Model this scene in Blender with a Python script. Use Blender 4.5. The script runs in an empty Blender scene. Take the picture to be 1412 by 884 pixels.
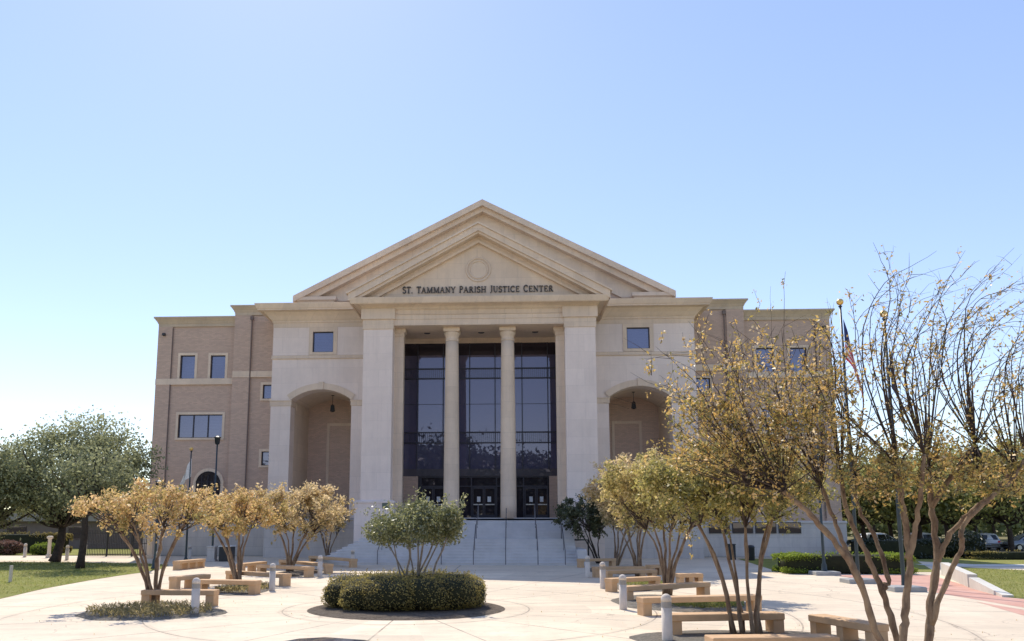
import bpy, math, random
import numpy as np
R = math.radians
rnd = random.Random(7)
rng = np.random.default_rng(7)
scene = bpy.context.scene
COL = scene.collection

# ------------------------------------------------------------------ camera
F, CX, CY = 1050.0, 660.0, 575.8          # focal length and principal point, photo pixels
YAW, PITCH, EYE = R(2.59), R(7.83), 2.6
cyw, syw, cp, sp = math.cos(YAW), math.sin(YAW), math.cos(PITCH), math.sin(PITCH)
RV = np.array([cyw, syw, 0]); F0 = np.array([-syw, cyw, 0]); UZ = np.array([0, 0, 1.0])
FV = F0 * cp + UZ * sp; UV = -F0 * sp + UZ * cp

def ray(px, py):
    return FV + RV * ((px - CX) / F) + UV * ((CY - py) / F)
def at(px, py, Y):                        # point of a vertical plane at distance Y
    d = ray(px, py); t = Y / d[1]
    return float(d[0] * t), float(EYE + d[2] * t)
def gr(px, py, z=0.0):                    # point of the ground
    d = ray(px, py); t = (z - EYE) / d[2]
    return float(d[0] * t), float(d[1] * t)
def Xp(px, py, Y): return at(px, py, Y)[0]
def Zp(px, py, Y): return at(px, py, Y)[1]

cd = bpy.data.cameras.new('camera'); cam = bpy.data.objects.new('camera', cd); COL.objects.link(cam)
cam.location = (0, 0, EYE); cam.rotation_euler = (R(90) + PITCH, 0, YAW)
cd.sensor_width = 36; cd.lens = F * 36 / 1412
cd.shift_x = (706 - CX) / 1412; cd.shift_y = (CY - 442) / 1412
cd.clip_end = 3000; cd.clip_start = 0.1
scene.camera = cam

# ------------------------------------------------------------------ materials
def new_mat(name):
    m = bpy.data.materials.new(name); m.use_nodes = True
    nt = m.node_tree; b = nt.nodes['Principled BSDF']
    return m, nt, b
def mixc(nt, a, b, fac):
    n = nt.nodes.new('ShaderNodeMix'); n.data_type = 'RGBA'
    for s, v in ((n.inputs[6], a), (n.inputs[7], b)):
        if isinstance(v, tuple): s.default_value = (*v, 1)
        else: nt.links.new(v, s)
    if isinstance(fac, (int, float)): n.inputs[0].default_value = fac
    else: nt.links.new(fac, n.inputs[0])
    return n.outputs[2]
def noise(nt, scale, detail=4, rough=.6, vec=None, lo=.35, hi=.65):
    n = nt.nodes.new('ShaderNodeTexNoise'); n.inputs['Scale'].default_value = scale
    n.inputs['Detail'].default_value = detail; n.inputs['Roughness'].default_value = rough
    if vec is None:
        tc = nt.nodes.new('ShaderNodeTexCoord'); vec = tc.outputs['Object']
    nt.links.new(vec, n.inputs['Vector'])
    mr = nt.nodes.new('ShaderNodeMapRange'); mr.inputs[1].default_value = lo; mr.inputs[2].default_value = hi
    nt.links.new(n.outputs['Fac'], mr.inputs[0])
    return mr.outputs[0]
def bump(nt, b, h, strength=.3, dist=.02):
    bn = nt.nodes.new('ShaderNodeBump'); bn.inputs['Strength'].default_value = strength; bn.inputs['Distance'].default_value = dist
    nt.links.new(h, bn.inputs['Height']); nt.links.new(bn.outputs[0], b.inputs['Normal'])
def stretched(nt, sx, sy, sz):
    tc = nt.nodes.new('ShaderNodeTexCoord'); mp = nt.nodes.new('ShaderNodeMapping')
    mp.inputs['Scale'].default_value = (sx, sy, sz); nt.links.new(tc.outputs['Object'], mp.inputs[0])
    return mp.outputs[0]
def rough_mat(name, c1, c2, scale=3, rough=.85, c3=None, s3=.3, fac3=.5, bmp=.15, spec=.3):
    m, nt, b = new_mat(name)
    c = mixc(nt, c1, c2, noise(nt, scale))
    if c3:
        f = noise(nt, s3, 5, .65, stretched(nt, 1, 1, .35))
        mu = nt.nodes.new('ShaderNodeMath'); mu.operation = 'MULTIPLY'; nt.links.new(f, mu.inputs[0]); mu.inputs[1].default_value = fac3
        c = mixc(nt, c, c3, mu.outputs[0])
    nt.links.new(c, b.inputs['Base Color']); b.inputs['Roughness'].default_value = rough
    b.inputs['Specular IOR Level'].default_value = spec
    if bmp: bump(nt, b, noise(nt, scale * 12, 3), bmp)
    return m
def block_stone(name, c1, c2, c3, bw=1.9, bh=.95, streak=.5, joint=.82):
    m, nt, b = new_mat(name); L = nt.links.new
    tc = nt.nodes.new('ShaderNodeTexCoord'); s = nt.nodes.new('ShaderNodeSeparateXYZ'); L(tc.outputs['Object'], s.inputs[0])
    ad = nt.nodes.new('ShaderNodeMath'); ad.operation = 'ADD'; L(s.outputs[0], ad.inputs[0]); L(s.outputs[1], ad.inputs[1])
    c = nt.nodes.new('ShaderNodeCombineXYZ'); L(ad.outputs[0], c.inputs[0]); L(s.outputs[2], c.inputs[1])
    br = nt.nodes.new('ShaderNodeTexBrick'); L(c.outputs[0], br.inputs['Vector'])
    br.inputs['Scale'].default_value = 1; br.inputs['Brick Width'].default_value = bw; br.inputs['Row Height'].default_value = bh; br.inputs['Mortar Size'].default_value = .014
    br.inputs['Color1'].default_value = (1, 1, 1, 1); br.inputs['Color2'].default_value = (.93, .925, .92, 1); br.inputs['Mortar'].default_value = (joint, joint, joint, 1)
    cc = mixc(nt, c1, c2, noise(nt, 1.4, 5, .7))
    def scaled(f, k):
        mu = nt.nodes.new('ShaderNodeMath'); mu.operation = 'MULTIPLY'; L(f, mu.inputs[0]); mu.inputs[1].default_value = k; return mu.outputs[0]
    cc = mixc(nt, cc, c3, scaled(noise(nt, .35, 6, .7, stretched(nt, 1, 1, .5), .45, .7), streak))
    cc = mixc(nt, cc, c3, scaled(noise(nt, 1.0, 5, .75, stretched(nt, 3.5, 3.5, .22), .5, .75), streak))
    mx = nt.nodes.new('ShaderNodeMix'); mx.data_type = 'RGBA'; mx.blend_type = 'MULTIPLY'; mx.inputs[0].default_value = 1
    L(cc, mx.inputs[6]); L(br.outputs['Color'], mx.inputs[7])
    L(mx.outputs[2], b.inputs['Base Color']); b.inputs['Roughness'].default_value = .9; b.inputs['Specular IOR Level'].default_value = .25
    bump(nt, b, noise(nt, 18, 4), .15)
    return m
def plain(name, c, rough=.5, metal=0, spec=.5):
    m, nt, b = new_mat(name)
    cc = mixc(nt, tuple(x * .85 for x in c), tuple(min(1, x * 1.12) for x in c), noise(nt, 6))
    nt.links.new(cc, b.inputs['Base Color']); b.inputs['Roughness'].default_value = rough
    b.inputs['Metallic'].default_value = metal; b.inputs['Specular IOR Level'].default_value = spec
    return m
M = {}
M['stucco'] = block_stone('pale_stucco', (.87, .73, .64), (.82, .685, .605), (.69, .58, .515), 2.4, 1.2, .5, .88)
M['trim'] = block_stone('tan_cast_stone', (.80, .635, .485), (.735, .58, .445), (.60, .48, .38), 1.9, 1.1, .6, .84)
M['wing_trim'] = block_stone('weathered_tan_cornice', (.60, .48, .355), (.54, .43, .32), (.42, .345, .27), 1.9, 1.1, .6, .84)
M['joint'] = plain('brown_joint', (.19, .14, .12), .8)
M['podium'] = block_stone('grey_podium_stone', (.66, .60, .555), (.60, .55, .51), (.48, .44, .42), 1.8, .72, .6, .8)
M['step'] = rough_mat('grey_step_stone', (.70, .67, .66), (.64, .62, .61), 2, .85, (.52, .5, .49), .6, .5)
M['bench'] = rough_mat('tan_bench_concrete', (.66, .43, .25), (.58, .375, .21), 4, .85, (.47, .31, .18), 1.2, .5)
M['bollard'] = rough_mat('pale_bollard_concrete', (.70, .62, .54), (.62, .55, .48), 5, .8)
M['bollard_band'] = rough_mat('bollard_louvre_grey', (.46, .43, .40), (.38, .36, .34), 6, .6)
M['kerb'] = rough_mat('white_concrete_wall', (.68, .65, .58), (.60, .57, .50), 2, .85, (.48, .45, .4), .8, .5)
M['pad'] = rough_mat('grey_pole_pad', (.38, .38, .37), (.32, .32, .31), 3, .85)
M['mulch'] = rough_mat('dark_mulch', (.21, .165, .125), (.08, .06, .046), 14, .95, (.29, .235, .18), 3, .5, .8)
M['gravel'] = rough_mat('bed_gravel', (.33, .29, .24), (.14, .12, .10), 18, .95, (.40, .36, .29), 3, .5, .8)
M['dark_metal'] = plain('black_metal', (.022, .024, .028), .45, 0)
M['green_pole'] = plain('dark_pole_paint', (.03, .045, .05), .4, 0)
M['rail_metal'] = plain('grey_handrail_metal', (.15, .15, .17), .4, .4)
M['gold'] = plain('gold_ball', (.85, .55, .18), .3, .7)
M['letter'] = plain('dark_bronze_letters', (.055, .048, .046), .5, .2)
M['paper'] = plain('white_paper', (.75, .75, .75), .8)
M['mullion'] = plain('dark_bronze_mullion', (.035, .032, .045), .4, .2)
M['steel'] = plain('brushed_steel', (.45, .45, .45), .35, .8)
M['plaque'] = plain('green_bronze_plaque', (.12, .15, .12), .5, .3)
M['roofing'] = rough_mat('grey_roofing', (.30, .28, .26), (.24, .23, .21), 2, .9)
M['bin_lid'] = plain('white_bin_lid', (.7, .7, .68), .6)
M['tyre'] = plain('tyre_rubber', (.02, .02, .02), .8)
M['car_glass'] = plain('car_window_glass', (.02, .025, .03), .06)
M['house'] = rough_mat('brown_far_wall', (.20, .16, .14), (.16, .13, .115), 1, .9)

def glass_mat(name, ior, tint):
    m, nt, b = new_mat(name)
    b.inputs['Base Color'].default_value = (*tint, 1); b.inputs['Roughness'].default_value = .015
    b.inputs['IOR'].default_value = ior
    n = nt.nodes.new('ShaderNodeTexNoise'); n.inputs['Scale'].default_value = .35
    tc = nt.nodes.new('ShaderNodeTexCoord'); nt.links.new(tc.outputs['Object'], n.inputs['Vector'])
    bump(nt, b, n.outputs['Fac'], .12, .02)
    b.inputs['Specular Tint'].default_value = (.86, .8, 1, 1)
    return m
M['glass'] = glass_mat('tinted_curtain_glass', 2.0, (.085, .08, .13))
M['win_glass'] = glass_mat('blue_window_glass', 2.4, (.04, .05, .085))
def add_blinds(m):
    nt = m.node_tree; b = nt.nodes['Principled BSDF']; wv = nt.nodes.new('ShaderNodeTexWave'); wv.bands_direction = 'Z'; wv.inputs['Scale'].default_value = 2.6; wv.inputs['Distortion'].default_value = .4
    tc = nt.nodes.new('ShaderNodeTexCoord'); nt.links.new(tc.outputs['Object'], wv.inputs['Vector'])
    c = mixc(nt, (.035, .05, .10), (.10, .12, .20), wv.outputs['Fac']); c = mixc(nt, c, (.03, .035, .06), noise(nt, .25, 2, .5)); nt.links.new(c, b.inputs['Base Color'])
add_blinds(M['win_glass'])
M['door_glass'] = glass_mat('dark_door_glass', 1.7, (.03, .025, .03))
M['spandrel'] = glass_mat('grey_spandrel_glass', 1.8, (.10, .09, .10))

def brick_mat(name='brown_brick', k=1.0):
    m, nt, b = new_mat(name)
    tc = nt.nodes.new('ShaderNodeTexCoord'); s = nt.nodes.new('ShaderNodeSeparateXYZ'); nt.links.new(tc.outputs['Object'], s.inputs[0])
    ad = nt.nodes.new('ShaderNodeMath'); ad.operation = 'ADD'; nt.links.new(s.outputs[0], ad.inputs[0]); nt.links.new(s.outputs[1], ad.inputs[1])
    c = nt.nodes.new('ShaderNodeCombineXYZ'); nt.links.new(ad.outputs[0], c.inputs[0]); nt.links.new(s.outputs[2], c.inputs[1])
    br = nt.nodes.new('ShaderNodeTexBrick'); nt.links.new(c.outputs[0], br.inputs['Vector'])
    br.inputs['Scale'].default_value = 1; br.inputs['Brick Width'].default_value = .30; br.inputs['Row Height'].default_value = .10
    br.inputs['Mortar Size'].default_value = .009; br.inputs['Bias'].default_value = -.1
    br.inputs['Color1'].default_value = (min(1, .63 * k), .435 * k, .325 * k, 1); br.inputs['Color2'].default_value = (.50 * k, .35 * k, .265 * k, 1)
    br.inputs['Mortar'].default_value = (.42, .34, .29, 1)
    f = noise(nt, .5, 6, .7, stretched(nt, .5, .5, 3.2))
    mu = nt.nodes.new('ShaderNodeMath'); mu.operation = 'MULTIPLY'; nt.links.new(f, mu.inputs[0]); mu.inputs[1].default_value = .45
    cc = mixc(nt, br.outputs['Color'], (.44 * k, .32 * k, .255 * k), mu.outputs[0])
    nt.links.new(cc, b.inputs['Base Color']); b.inputs['Roughness'].default_value = .9
    bump(nt, b, br.outputs['Fac'], -.3, .01)
    return m
M['brick'] = brick_mat()
M['porch_brick'] = brick_mat('pale_porch_brick', 1.1)

def plaza_mat(cx, cy):
    m, nt, b = new_mat('pale_concrete_paving')
    L = nt.links.new
    def math_(op, a, bb=None, c=None):
        n = nt.nodes.new('ShaderNodeMath'); n.operation = op
        for i, v in enumerate((a, bb, c)):
            if v is None: continue
            if isinstance(v, (int, float)): n.inputs[i].default_value = v
            else: L(v, n.inputs[i])
        return n.outputs[0]
    tc = nt.nodes.new('ShaderNodeTexCoord'); s = nt.nodes.new('ShaderNodeSeparateXYZ'); L(tc.outputs['Object'], s.inputs[0])
    dx = math_('SUBTRACT', s.outputs[0], cx); dy = math_('SUBTRACT', s.outputs[1], cy)
    rr = math_('SQRT', math_('ADD', math_('MULTIPLY', dx, dx), math_('MULTIPLY', dy, dy)))
    ang = math_('ARCTAN2', dy, dx)
    def line(v, step, w):
        q = math_('ABSOLUTE', math_('SUBTRACT', math_('FRACT', math_('DIVIDE', v, step)), .5))
        return math_('GREATER_THAN', q, .5 - w / step)
    ring = line(rr, 3.7, .022)
    rad = math_('GREATER_THAN', math_('MULTIPLY', math_('SUBTRACT', math_('ABSOLUTE', math_('SUBTRACT', math_('FRACT', math_('MULTIPLY', ang, 16 / (2 * math.pi))), .5)), .5), rr), -.065)
    ln = math_('MAXIMUM', ring, rad)
    c = mixc(nt, (.82, .69, .52), (.73, .61, .46), noise(nt, .9, 6, .7, None, .3, .7))
    c = mixc(nt, c, (.54, .44, .33), math_('MULTIPLY', noise(nt, .22, 6, .7, None, .45, .75), .6))
    c = mixc(nt, c, (.50, .42, .33), math_('MULTIPLY', noise(nt, 2.3, 6, .8, None, .52, .72), .5))
    c = mixc(nt, c, (.42, .355, .28), math_('MULTIPLY', noise(nt, 1.1, 5, .6, stretched(nt, .25, 1.6, 1), .5, .8), .45))
    wn = nt.nodes.new('ShaderNodeTexWhiteNoise'); wn.noise_dimensions = '2D'; cv = nt.nodes.new('ShaderNodeCombineXYZ')
    L(math_('FLOOR', math_('ADD', math_('DIVIDE', rr, 3.7), .5)), cv.inputs[0]); L(math_('FLOOR', math_('ADD', math_('MULTIPLY', ang, 16 / (2 * math.pi)), .5)), cv.inputs[1]); L(cv.outputs[0], wn.inputs['Vector'])
    c = mixc(nt, c, (.44, .37, .285), math_('MULTIPLY', wn.outputs['Value'], .34))
    c = mixc(nt, c, (.36, .29, .225), math_('MULTIPLY', noise(nt, 4.5, 4, .6, None, .62, .74), .5))
    vo = nt.nodes.new('ShaderNodeTexVoronoi'); vo.feature = 'DISTANCE_TO_EDGE'; vo.inputs['Scale'].default_value = .16
    wob = nt.nodes.new('ShaderNodeTexNoise'); wob.inputs['Scale'].default_value = .9; wob.inputs['Detail'].default_value = 6; L(tc.outputs['Object'], wob.inputs['Vector'])
    va = nt.nodes.new('ShaderNodeVectorMath'); va.operation = 'MULTIPLY_ADD'; L(wob.outputs['Color'], va.inputs[0]); va.inputs[1].default_value = (1.6, 1.6, 0); L(tc.outputs['Object'], va.inputs[2]); L(va.outputs[0], vo.inputs['Vector'])
    crack = math_('MULTIPLY', math_('LESS_THAN', vo.outputs['Distance'], .0022), noise(nt, .12, 2, .5, None, .48, .56))
    c = mixc(nt, c, (.30, .24, .185), math_('MULTIPLY', crack, .6))
    soft = nt.nodes.new('ShaderNodeMath'); soft.operation = 'MAXIMUM'; L(line(rr, 3.7, .13), soft.inputs[0]); soft.inputs[1].default_value = 0
    c = mixc(nt, c, (.42, .35, .27), math_('MULTIPLY', math_('MULTIPLY', soft.outputs[0], noise(nt, 1.7, 4, .6)), .35))
    c = mixc(nt, c, (.22, .18, .145), math_('MULTIPLY', ln, math_('ADD', .35, math_('MULTIPLY', noise(nt, .8, 3, .6), .6))))
    L(c, b.inputs['Base Color']); b.inputs['Roughness'].default_value = .85; b.inputs['Specular IOR Level'].default_value = .25
    bump(nt, b, noise(nt, 30, 3), .12)
    return m
def paver_mat():
    m, nt, b = new_mat('red_brick_pavers')
    tc = nt.nodes.new('ShaderNodeTexCoord'); br = nt.nodes.new('ShaderNodeTexBrick'); nt.links.new(tc.outputs['Object'], br.inputs['Vector'])
    br.inputs['Scale'].default_value = 1; br.inputs['Brick Width'].default_value = .22; br.inputs['Row Height'].default_value = .11
    br.inputs['Mortar Size'].default_value = .006
    br.inputs['Color1'].default_value = (.56, .26, .19, 1); br.inputs['Color2'].default_value = (.47, .22, .165, 1); br.inputs['Mortar'].default_value = (.45, .36, .3, 1)
    cc = mixc(nt, br.outputs['Color'], (.60, .36, .28), noise(nt, .8))
    nt.links.new(cc, b.inputs['Base Color']); b.inputs['Roughness'].default_value = .9
    return m
M['paver'] = paver_mat()
M['grass'] = rough_mat('lawn_grass', (.30, .31, .08), (.22, .24, .06), 5, .95, (.36, .32, .13), .5, .55, .8, .1)
M['dry_grass'] = rough_mat('dry_grass_ground', (.19, .17, .08), (.13, .13, .055), 2, .95, (.26, .2, .11), .3, .6, .6, .1)
M['asphalt'] = rough_mat('asphalt', (.06, .06, .062), (.045, .045, .047), 4, .9)

def leaf_mat(name, stops, transl=.45, gloss=.03, grough=.45):
    m = bpy.data.materials.new(name); m.use_nodes = True
    nt = m.node_tree; nt.nodes.clear(); L = nt.links.new
    out = nt.nodes.new('ShaderNodeOutputMaterial')
    a = nt.nodes.new('ShaderNodeAttribute'); a.attribute_name = 'var'
    cr = nt.nodes.new('ShaderNodeValToRGB'); el = cr.color_ramp.elements
    while len(el) > 1: el.remove(el[-1])
    el[0].position = stops[0][0]; el[0].color = (*stops[0][1], 1)
    for p, c in stops[1:]:
        e = el.new(p); e.color = (*c, 1)
    L(a.outputs['Fac'], cr.inputs[0])
    d = nt.nodes.new('ShaderNodeBsdfDiffuse'); t = nt.nodes.new('ShaderNodeBsdfTranslucent'); g = nt.nodes.new('ShaderNodeBsdfGlossy')
    L(cr.outputs[0], d.inputs[0])
    hs = nt.nodes.new('ShaderNodeHueSaturation'); hs.inputs['Value'].default_value = 1.5; hs.inputs['Saturation'].default_value = 1.0
    L(cr.outputs[0], hs.inputs['Color']); L(hs.outputs[0], t.inputs[0])
    g.inputs['Roughness'].default_value = grough; g.inputs[0].default_value = (.9, .9, .9, 1)
    m1 = nt.nodes.new('ShaderNodeMixShader'); m1.inputs[0].default_value = transl; L(d.outputs[0], m1.inputs[1]); L(t.outputs[0], m1.inputs[2])
    m2 = nt.nodes.new('ShaderNodeMixShader'); m2.inputs[0].default_value = gloss; L(m1.outputs[0], m2.inputs[1]); L(g.outputs[0], m2.inputs[2])
    L(m2.outputs[0], out.inputs[0])
    return m
ORANGE = leaf_mat('orange_myrtle_leaves', [(0, (.20, .18, .06)), (.3, (.38, .30, .11)), (.55, (.55, .40, .17)), (.8, (.64, .43, .21)), (1, (.70, .58, .38))])
TAN = leaf_mat('tan_myrtle_leaves', [(0, (.22, .19, .08)), (.3, (.42, .33, .15)), (.6, (.58, .44, .23)), (1, (.68, .55, .35))])
OLIVE = leaf_mat('olive_myrtle_leaves', [(0, (.13, .135, .04)), (.4, (.30, .275, .08)), (.7, (.46, .38, .12)), (1, (.60, .48, .22))], .45, .05)
YELLOW = leaf_mat('yellow_tan_myrtle_leaves', [(0, (.18, .17, .06)), (.35, (.36, .31, .11)), (.65, (.54, .43, .18)), (1, (.66, .54, .30))])
GOLD = leaf_mat('golden_myrtle_leaves', [(0, (.10, .11, .03)), (.35, (.25, .215, .055)), (.65, (.46, .32, .085)), (.9, (.60, .37, .11)), (1, (.66, .52, .31))], .45, .06)
HOLLY = leaf_mat('grey_green_holly_leaves', [(0, (.09, .10, .045)), (.5, (.20, .21, .09)), (.85, (.34, .33, .16)), (1, (.5, .47, .28))], .4, .06, .35)
DARKLEAF = leaf_mat('dark_green_leaves', [(0, (.012, .02, .012)), (.6, (.03, .045, .02)), (1, (.07, .085, .035))], .25, .08)
DEEP = leaf_mat('deep_green_leaves', [(0, (.05, .06, .035)), (.6, (.11, .125, .06)), (1, (.2, .2, .11))], .3, .03)
OAK = leaf_mat('oak_leaves', [(0, (.12, .13, .075)), (.5, (.25, .26, .14)), (.9, (.37, .37, .2)), (1, (.44, .43, .26))], .4, .02)
FAR = leaf_mat('far_tree_leaves', [(0, (.13, .145, .06)), (.5, (.27, .28, .10)), (1, (.42, .39, .16))], .45, .02)
HEDGE = leaf_mat('boxwood_hedge_leaves', [(0, (.17, .135, .06)), (.5, (.34, .28, .095)), (.9, (.50, .41, .14)), (1, (.55, .40, .22))], .4, .02)
BRIGHT = leaf_mat('bright_hedge_leaves', [(0, (.14, .19, .025)), (.5, (.28, .35, .05)), (1, (.42, .46, .09))], .4, .02)
REDBUSH = leaf_mat('reddish_shrub_leaves', [(0, (.14, .07, .05)), (1, (.27, .15, .11))], .3, .05)
TUFT = leaf_mat('ground_cover_blades', [(0, (.17, .15, .06)), (.5, (.34, .27, .12)), (1, (.5, .4, .2))], .5, .02)
LAWNB = leaf_mat('lawn_blades', [(0, (.17, .20, .04)), (.6, (.30, .31, .07)), (1, (.42, .37, .14))], .4, .03)
M['bark'] = rough_mat('myrtle_bark', (.23, .14, .09), (.11, .07, .048), 7, .8, (.40, .29, .19), 7, .95, .6)
M['bark_light'] = rough_mat('pale_bark', (.33, .28, .23), (.22, .185, .15), 9, .85)
M['bark_dark'] = rough_mat('dark_oak_bark', (.085, .062, .05), (.05, .038, .032), 6, .95, None, 1, .5, .6)
M['twig'] = rough_mat('dark_twig_bark', (.085, .06, .05), (.05, .037, .032), 8, .85)
M['hedge_core'] = rough_mat('hedge_interior', (.03, .032, .014), (.018, .02, .009), 6, .95)

# ------------------------------------------------------------------ mesh helpers
ORG = {}
def tag(o, label=None, cat=None, group=None, kind=None):
    if label: o['label'] = label
    if cat: o['category'] = cat
    if group: o['group'] = group
    if kind: o['kind'] = kind
    return o
def empty(name, loc=(0, 0, 0), rz=0, label=None, cat=None, group=None):
    o = bpy.data.objects.new(name, None); COL.objects.link(o); o.location = loc; o.rotation_euler = (0, 0, rz)
    o.empty_display_size = .3
    ORG[o] = np.array(loc, float); return tag(o, label, cat, group)

class MB:
    def __init__(s): s.v = []; s.f = []; s.mi = []; s.cur = 0; s.sm = False; s.smf = []
    def add(s, vs, fs):
        n = len(s.v); s.v += [tuple(map(float, q)) for q in vs]
        for f in fs: s.f.append(tuple(i + n for i in f)); s.mi.append(s.cur); s.smf.append(s.sm)
        return s
    def box(s, x0, x1, y0, y1, z0, z1):
        return s.add([(x0, y0, z0), (x1, y0, z0), (x1, y1, z0), (x0, y1, z0), (x0, y0, z1), (x1, y0, z1), (x1, y1, z1), (x0, y1, z1)],
                     [(0, 3, 2, 1), (4, 5, 6, 7), (0, 1, 5, 4), (1, 2, 6, 5), (2, 3, 7, 6), (3, 0, 4, 7)])
    def hexa(s, b, t):      # bottom and top quads
        return s.add(list(b) + list(t), [(0, 3, 2, 1), (4, 5, 6, 7), (0, 1, 5, 4), (1, 2, 6, 5), (2, 3, 7, 6), (3, 0, 4, 7)])
    def bevbox(s, x0, x1, y0, y1, z0, z1, b=.02):
        return s.stack(x0 + b, x1 - b, y0 + b, y1 - b, [(0, z0), (b, z0 + b), (b, z1 - b), (0, z1)])
    def stack(s, x0, x1, y0, y1, levels):
        vs, fs = [], []
        for off, z in levels:
            vs += [(x0 - off, y0 - off, z), (x1 + off, y0 - off, z), (x1 + off, y1 + off, z), (x0 - off, y1 + off, z)]
        for k in range(len(levels) - 1):
            for i in range(4):
                j = (i + 1) % 4
                fs.append((4 * k + i, 4 * k + j, 4 * k + 4 + j, 4 * k + 4 + i))
        n = 4 * (len(levels) - 1)
        fs += [(0, 3, 2, 1), (n, n + 1, n + 2, n + 3)]
        return s.add(vs, fs)
    def prism(s, poly, y0, y1):    # polygon in XZ (ccw seen from -Y) extruded along Y
        n = len(poly)
        vs = [(x, y0, z) for x, z in poly] + [(x, y1, z) for x, z in poly]
        fs = [tuple(range(n)), tuple(range(2 * n - 1, n - 1, -1))] + [(i, i + n, (i + 1) % n + n, (i + 1) % n) for i in range(n)]
        return s.add(vs, fs)
    def sheet(s, poly, z):
        return s.add([(x, y, z) for x, y in poly], [tuple(range(len(poly)))])
    def lathe(s, x, y, prof, n=20, cap=True):
        vs, fs = [], []
        for r, z in prof:
            for k in range(n):
                a = 2 * math.pi * k / n; vs.append((x + r * math.cos(a), y + r * math.sin(a), z))
        for i in range(len(prof) - 1):
            for k in range(n):
                j = (k + 1) % n; fs.append((i * n + k, i * n + j, i * n + n + j, i * n + n + k))
        if cap:
            m = (len(prof) - 1) * n
            fs += [tuple(range(n - 1, -1, -1)), tuple(range(m, m + n))]
        return s.add(vs, fs)
    def tube(s, pts, rad, n=6):
        P = [np.array(p, float) for p in pts]; vs, fs = [], []
        u = None
        for i, p in enumerate(P):
            d = P[min(i + 1, len(P) - 1)] - P[max(i - 1, 0)]; d = d / (np.linalg.norm(d) + 1e-9)
            if u is None:
                u = np.cross(d, (1, 0, 0) if abs(d[0]) < .8 else (0, 1, 0))
            u = u - d * np.dot(u, d); u /= np.linalg.norm(u) + 1e-9
            w = np.cross(d, u); r = rad[i] if hasattr(rad, '__len__') else rad
            for k in range(n):
                a = 2 * math.pi * k / n; vs.append(p + r * (u * math.cos(a) + w * math.sin(a)))
        for i in range(len(P) - 1):
            for k in range(n):
                j = (k + 1) % n; fs.append((i * n + k, i * n + j, i * n + n + j, i * n + n + k))
        m = (len(P) - 1) * n
        fs += [tuple(range(n - 1, -1, -1)), tuple(range(m, m + n))]
        return s.add(vs, fs)
    def build(s, name, mat, parent=None, label=None, loc=None):
        me = bpy.data.meshes.new(name)
        off = np.zeros(3); root = parent
        while root is not None:
            off += ORG.get(root, np.zeros(3)); root = root.parent
        o_loc = np.zeros(3)
        if parent is None and loc is not None: o_loc = np.array(loc, float); off = o_loc
        v = np.array(s.v) - off
        me.from_pydata(v.tolist(), [], s.f)
        for m in (mat if isinstance(mat, (list, tuple)) else [mat]): me.materials.append(m)
        me.polygons.foreach_set('material_index', s.mi)
        me.polygons.foreach_set('use_smooth', s.smf)
        me.update()
        o = bpy.data.objects.new(name, me); COL.objects.link(o)
        o.location = o_loc
        if parent is not None: o.parent = parent
        if label: o['label'] = label
        return o

def leaf_mesh(name, C, size, mat, parent=None, var=None, up=0.0, aspect=.5, loc=None):
    C = np.asarray(C, float); n = len(C)
    off = np.zeros(3); root = parent
    while root is not None:
        off += ORG.get(root, np.zeros(3)); root = root.parent
    if parent is None and loc is not None: off = np.array(loc, float)
    C = C - off
    a = rng.normal(size=(n, 3)); a[:, 2] = a[:, 2] * (1 - .3 * up) + up
    a /= np.linalg.norm(a, axis=1)[:, None]
    b = rng.normal(size=(n, 3)); b -= a * (a * b).sum(1)[:, None]; b /= np.linalg.norm(b, axis=1)[:, None]
    nn = np.cross(a, b)
    s = size * rng.uniform(.45, 1.0, n)[:, None] ** 1.0 * 1.35
    V = np.empty((n, 4, 3))
    V[:, 0] = C - a * s; V[:, 1] = C + b * s * aspect + nn * s * .15; V[:, 2] = C + a * s; V[:, 3] = C - b * s * aspect + nn * s * .15
    me = bpy.data.meshes.new(name)
    me.vertices.add(4 * n); me.vertices.foreach_set('co', V.reshape(-1))
    me.loops.add(4 * n); me.loops.foreach_set('vertex_index', np.arange(4 * n, dtype=np.int32))
    me.polygons.add(n); me.polygons.foreach_set('loop_start', np.arange(0, 4 * n, 4, dtype=np.int32))
    me.polygons.foreach_set('loop_total', np.full(n, 4, dtype=np.int32))
    me.update(calc_edges=True)
    at_ = me.attributes.new('var', 'FLOAT', 'FACE')
    if var is None: var = rng.uniform(0, 1, n)
    at_.data.foreach_set('value', np.clip(var, 0, 1).astype(np.float32))
    me.materials.append(mat)
    o = bpy.data.objects.new(name, me); COL.objects.link(o)
    if parent is not None: o.parent = parent
    elif loc is not None: o.location = loc
    return o
def copy_tree(o, parent=None):
    c = o.copy(); COL.objects.link(c); c.parent = parent
    for ch in list(o.children): copy_tree(ch, c)
    return c

# ------------------------------------------------------------------ ground
bedX, bedY = gr(562, 839)
def gpoly(pts): return [gr(*p) for p in pts]
def struct(name, mb, mat, kind='structure'):
    o = mb.build(name, mat); o['kind'] = kind; return o
struct('ground', MB().sheet([(-700, -250), (700, -250), (700, 1500), (-700, 1500)], -.012), M['dry_grass'])
struct('plaza', MB().sheet([(-70, -14), (30, -14), (30, 20), (32, 59), (-70, 59)], 0), plaza_mat(bedX, bedY))
struct('road', MB().sheet([(-300, -26), (300, -26), (300, -16), (-300, -16)], -.006), M['asphalt'])
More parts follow.
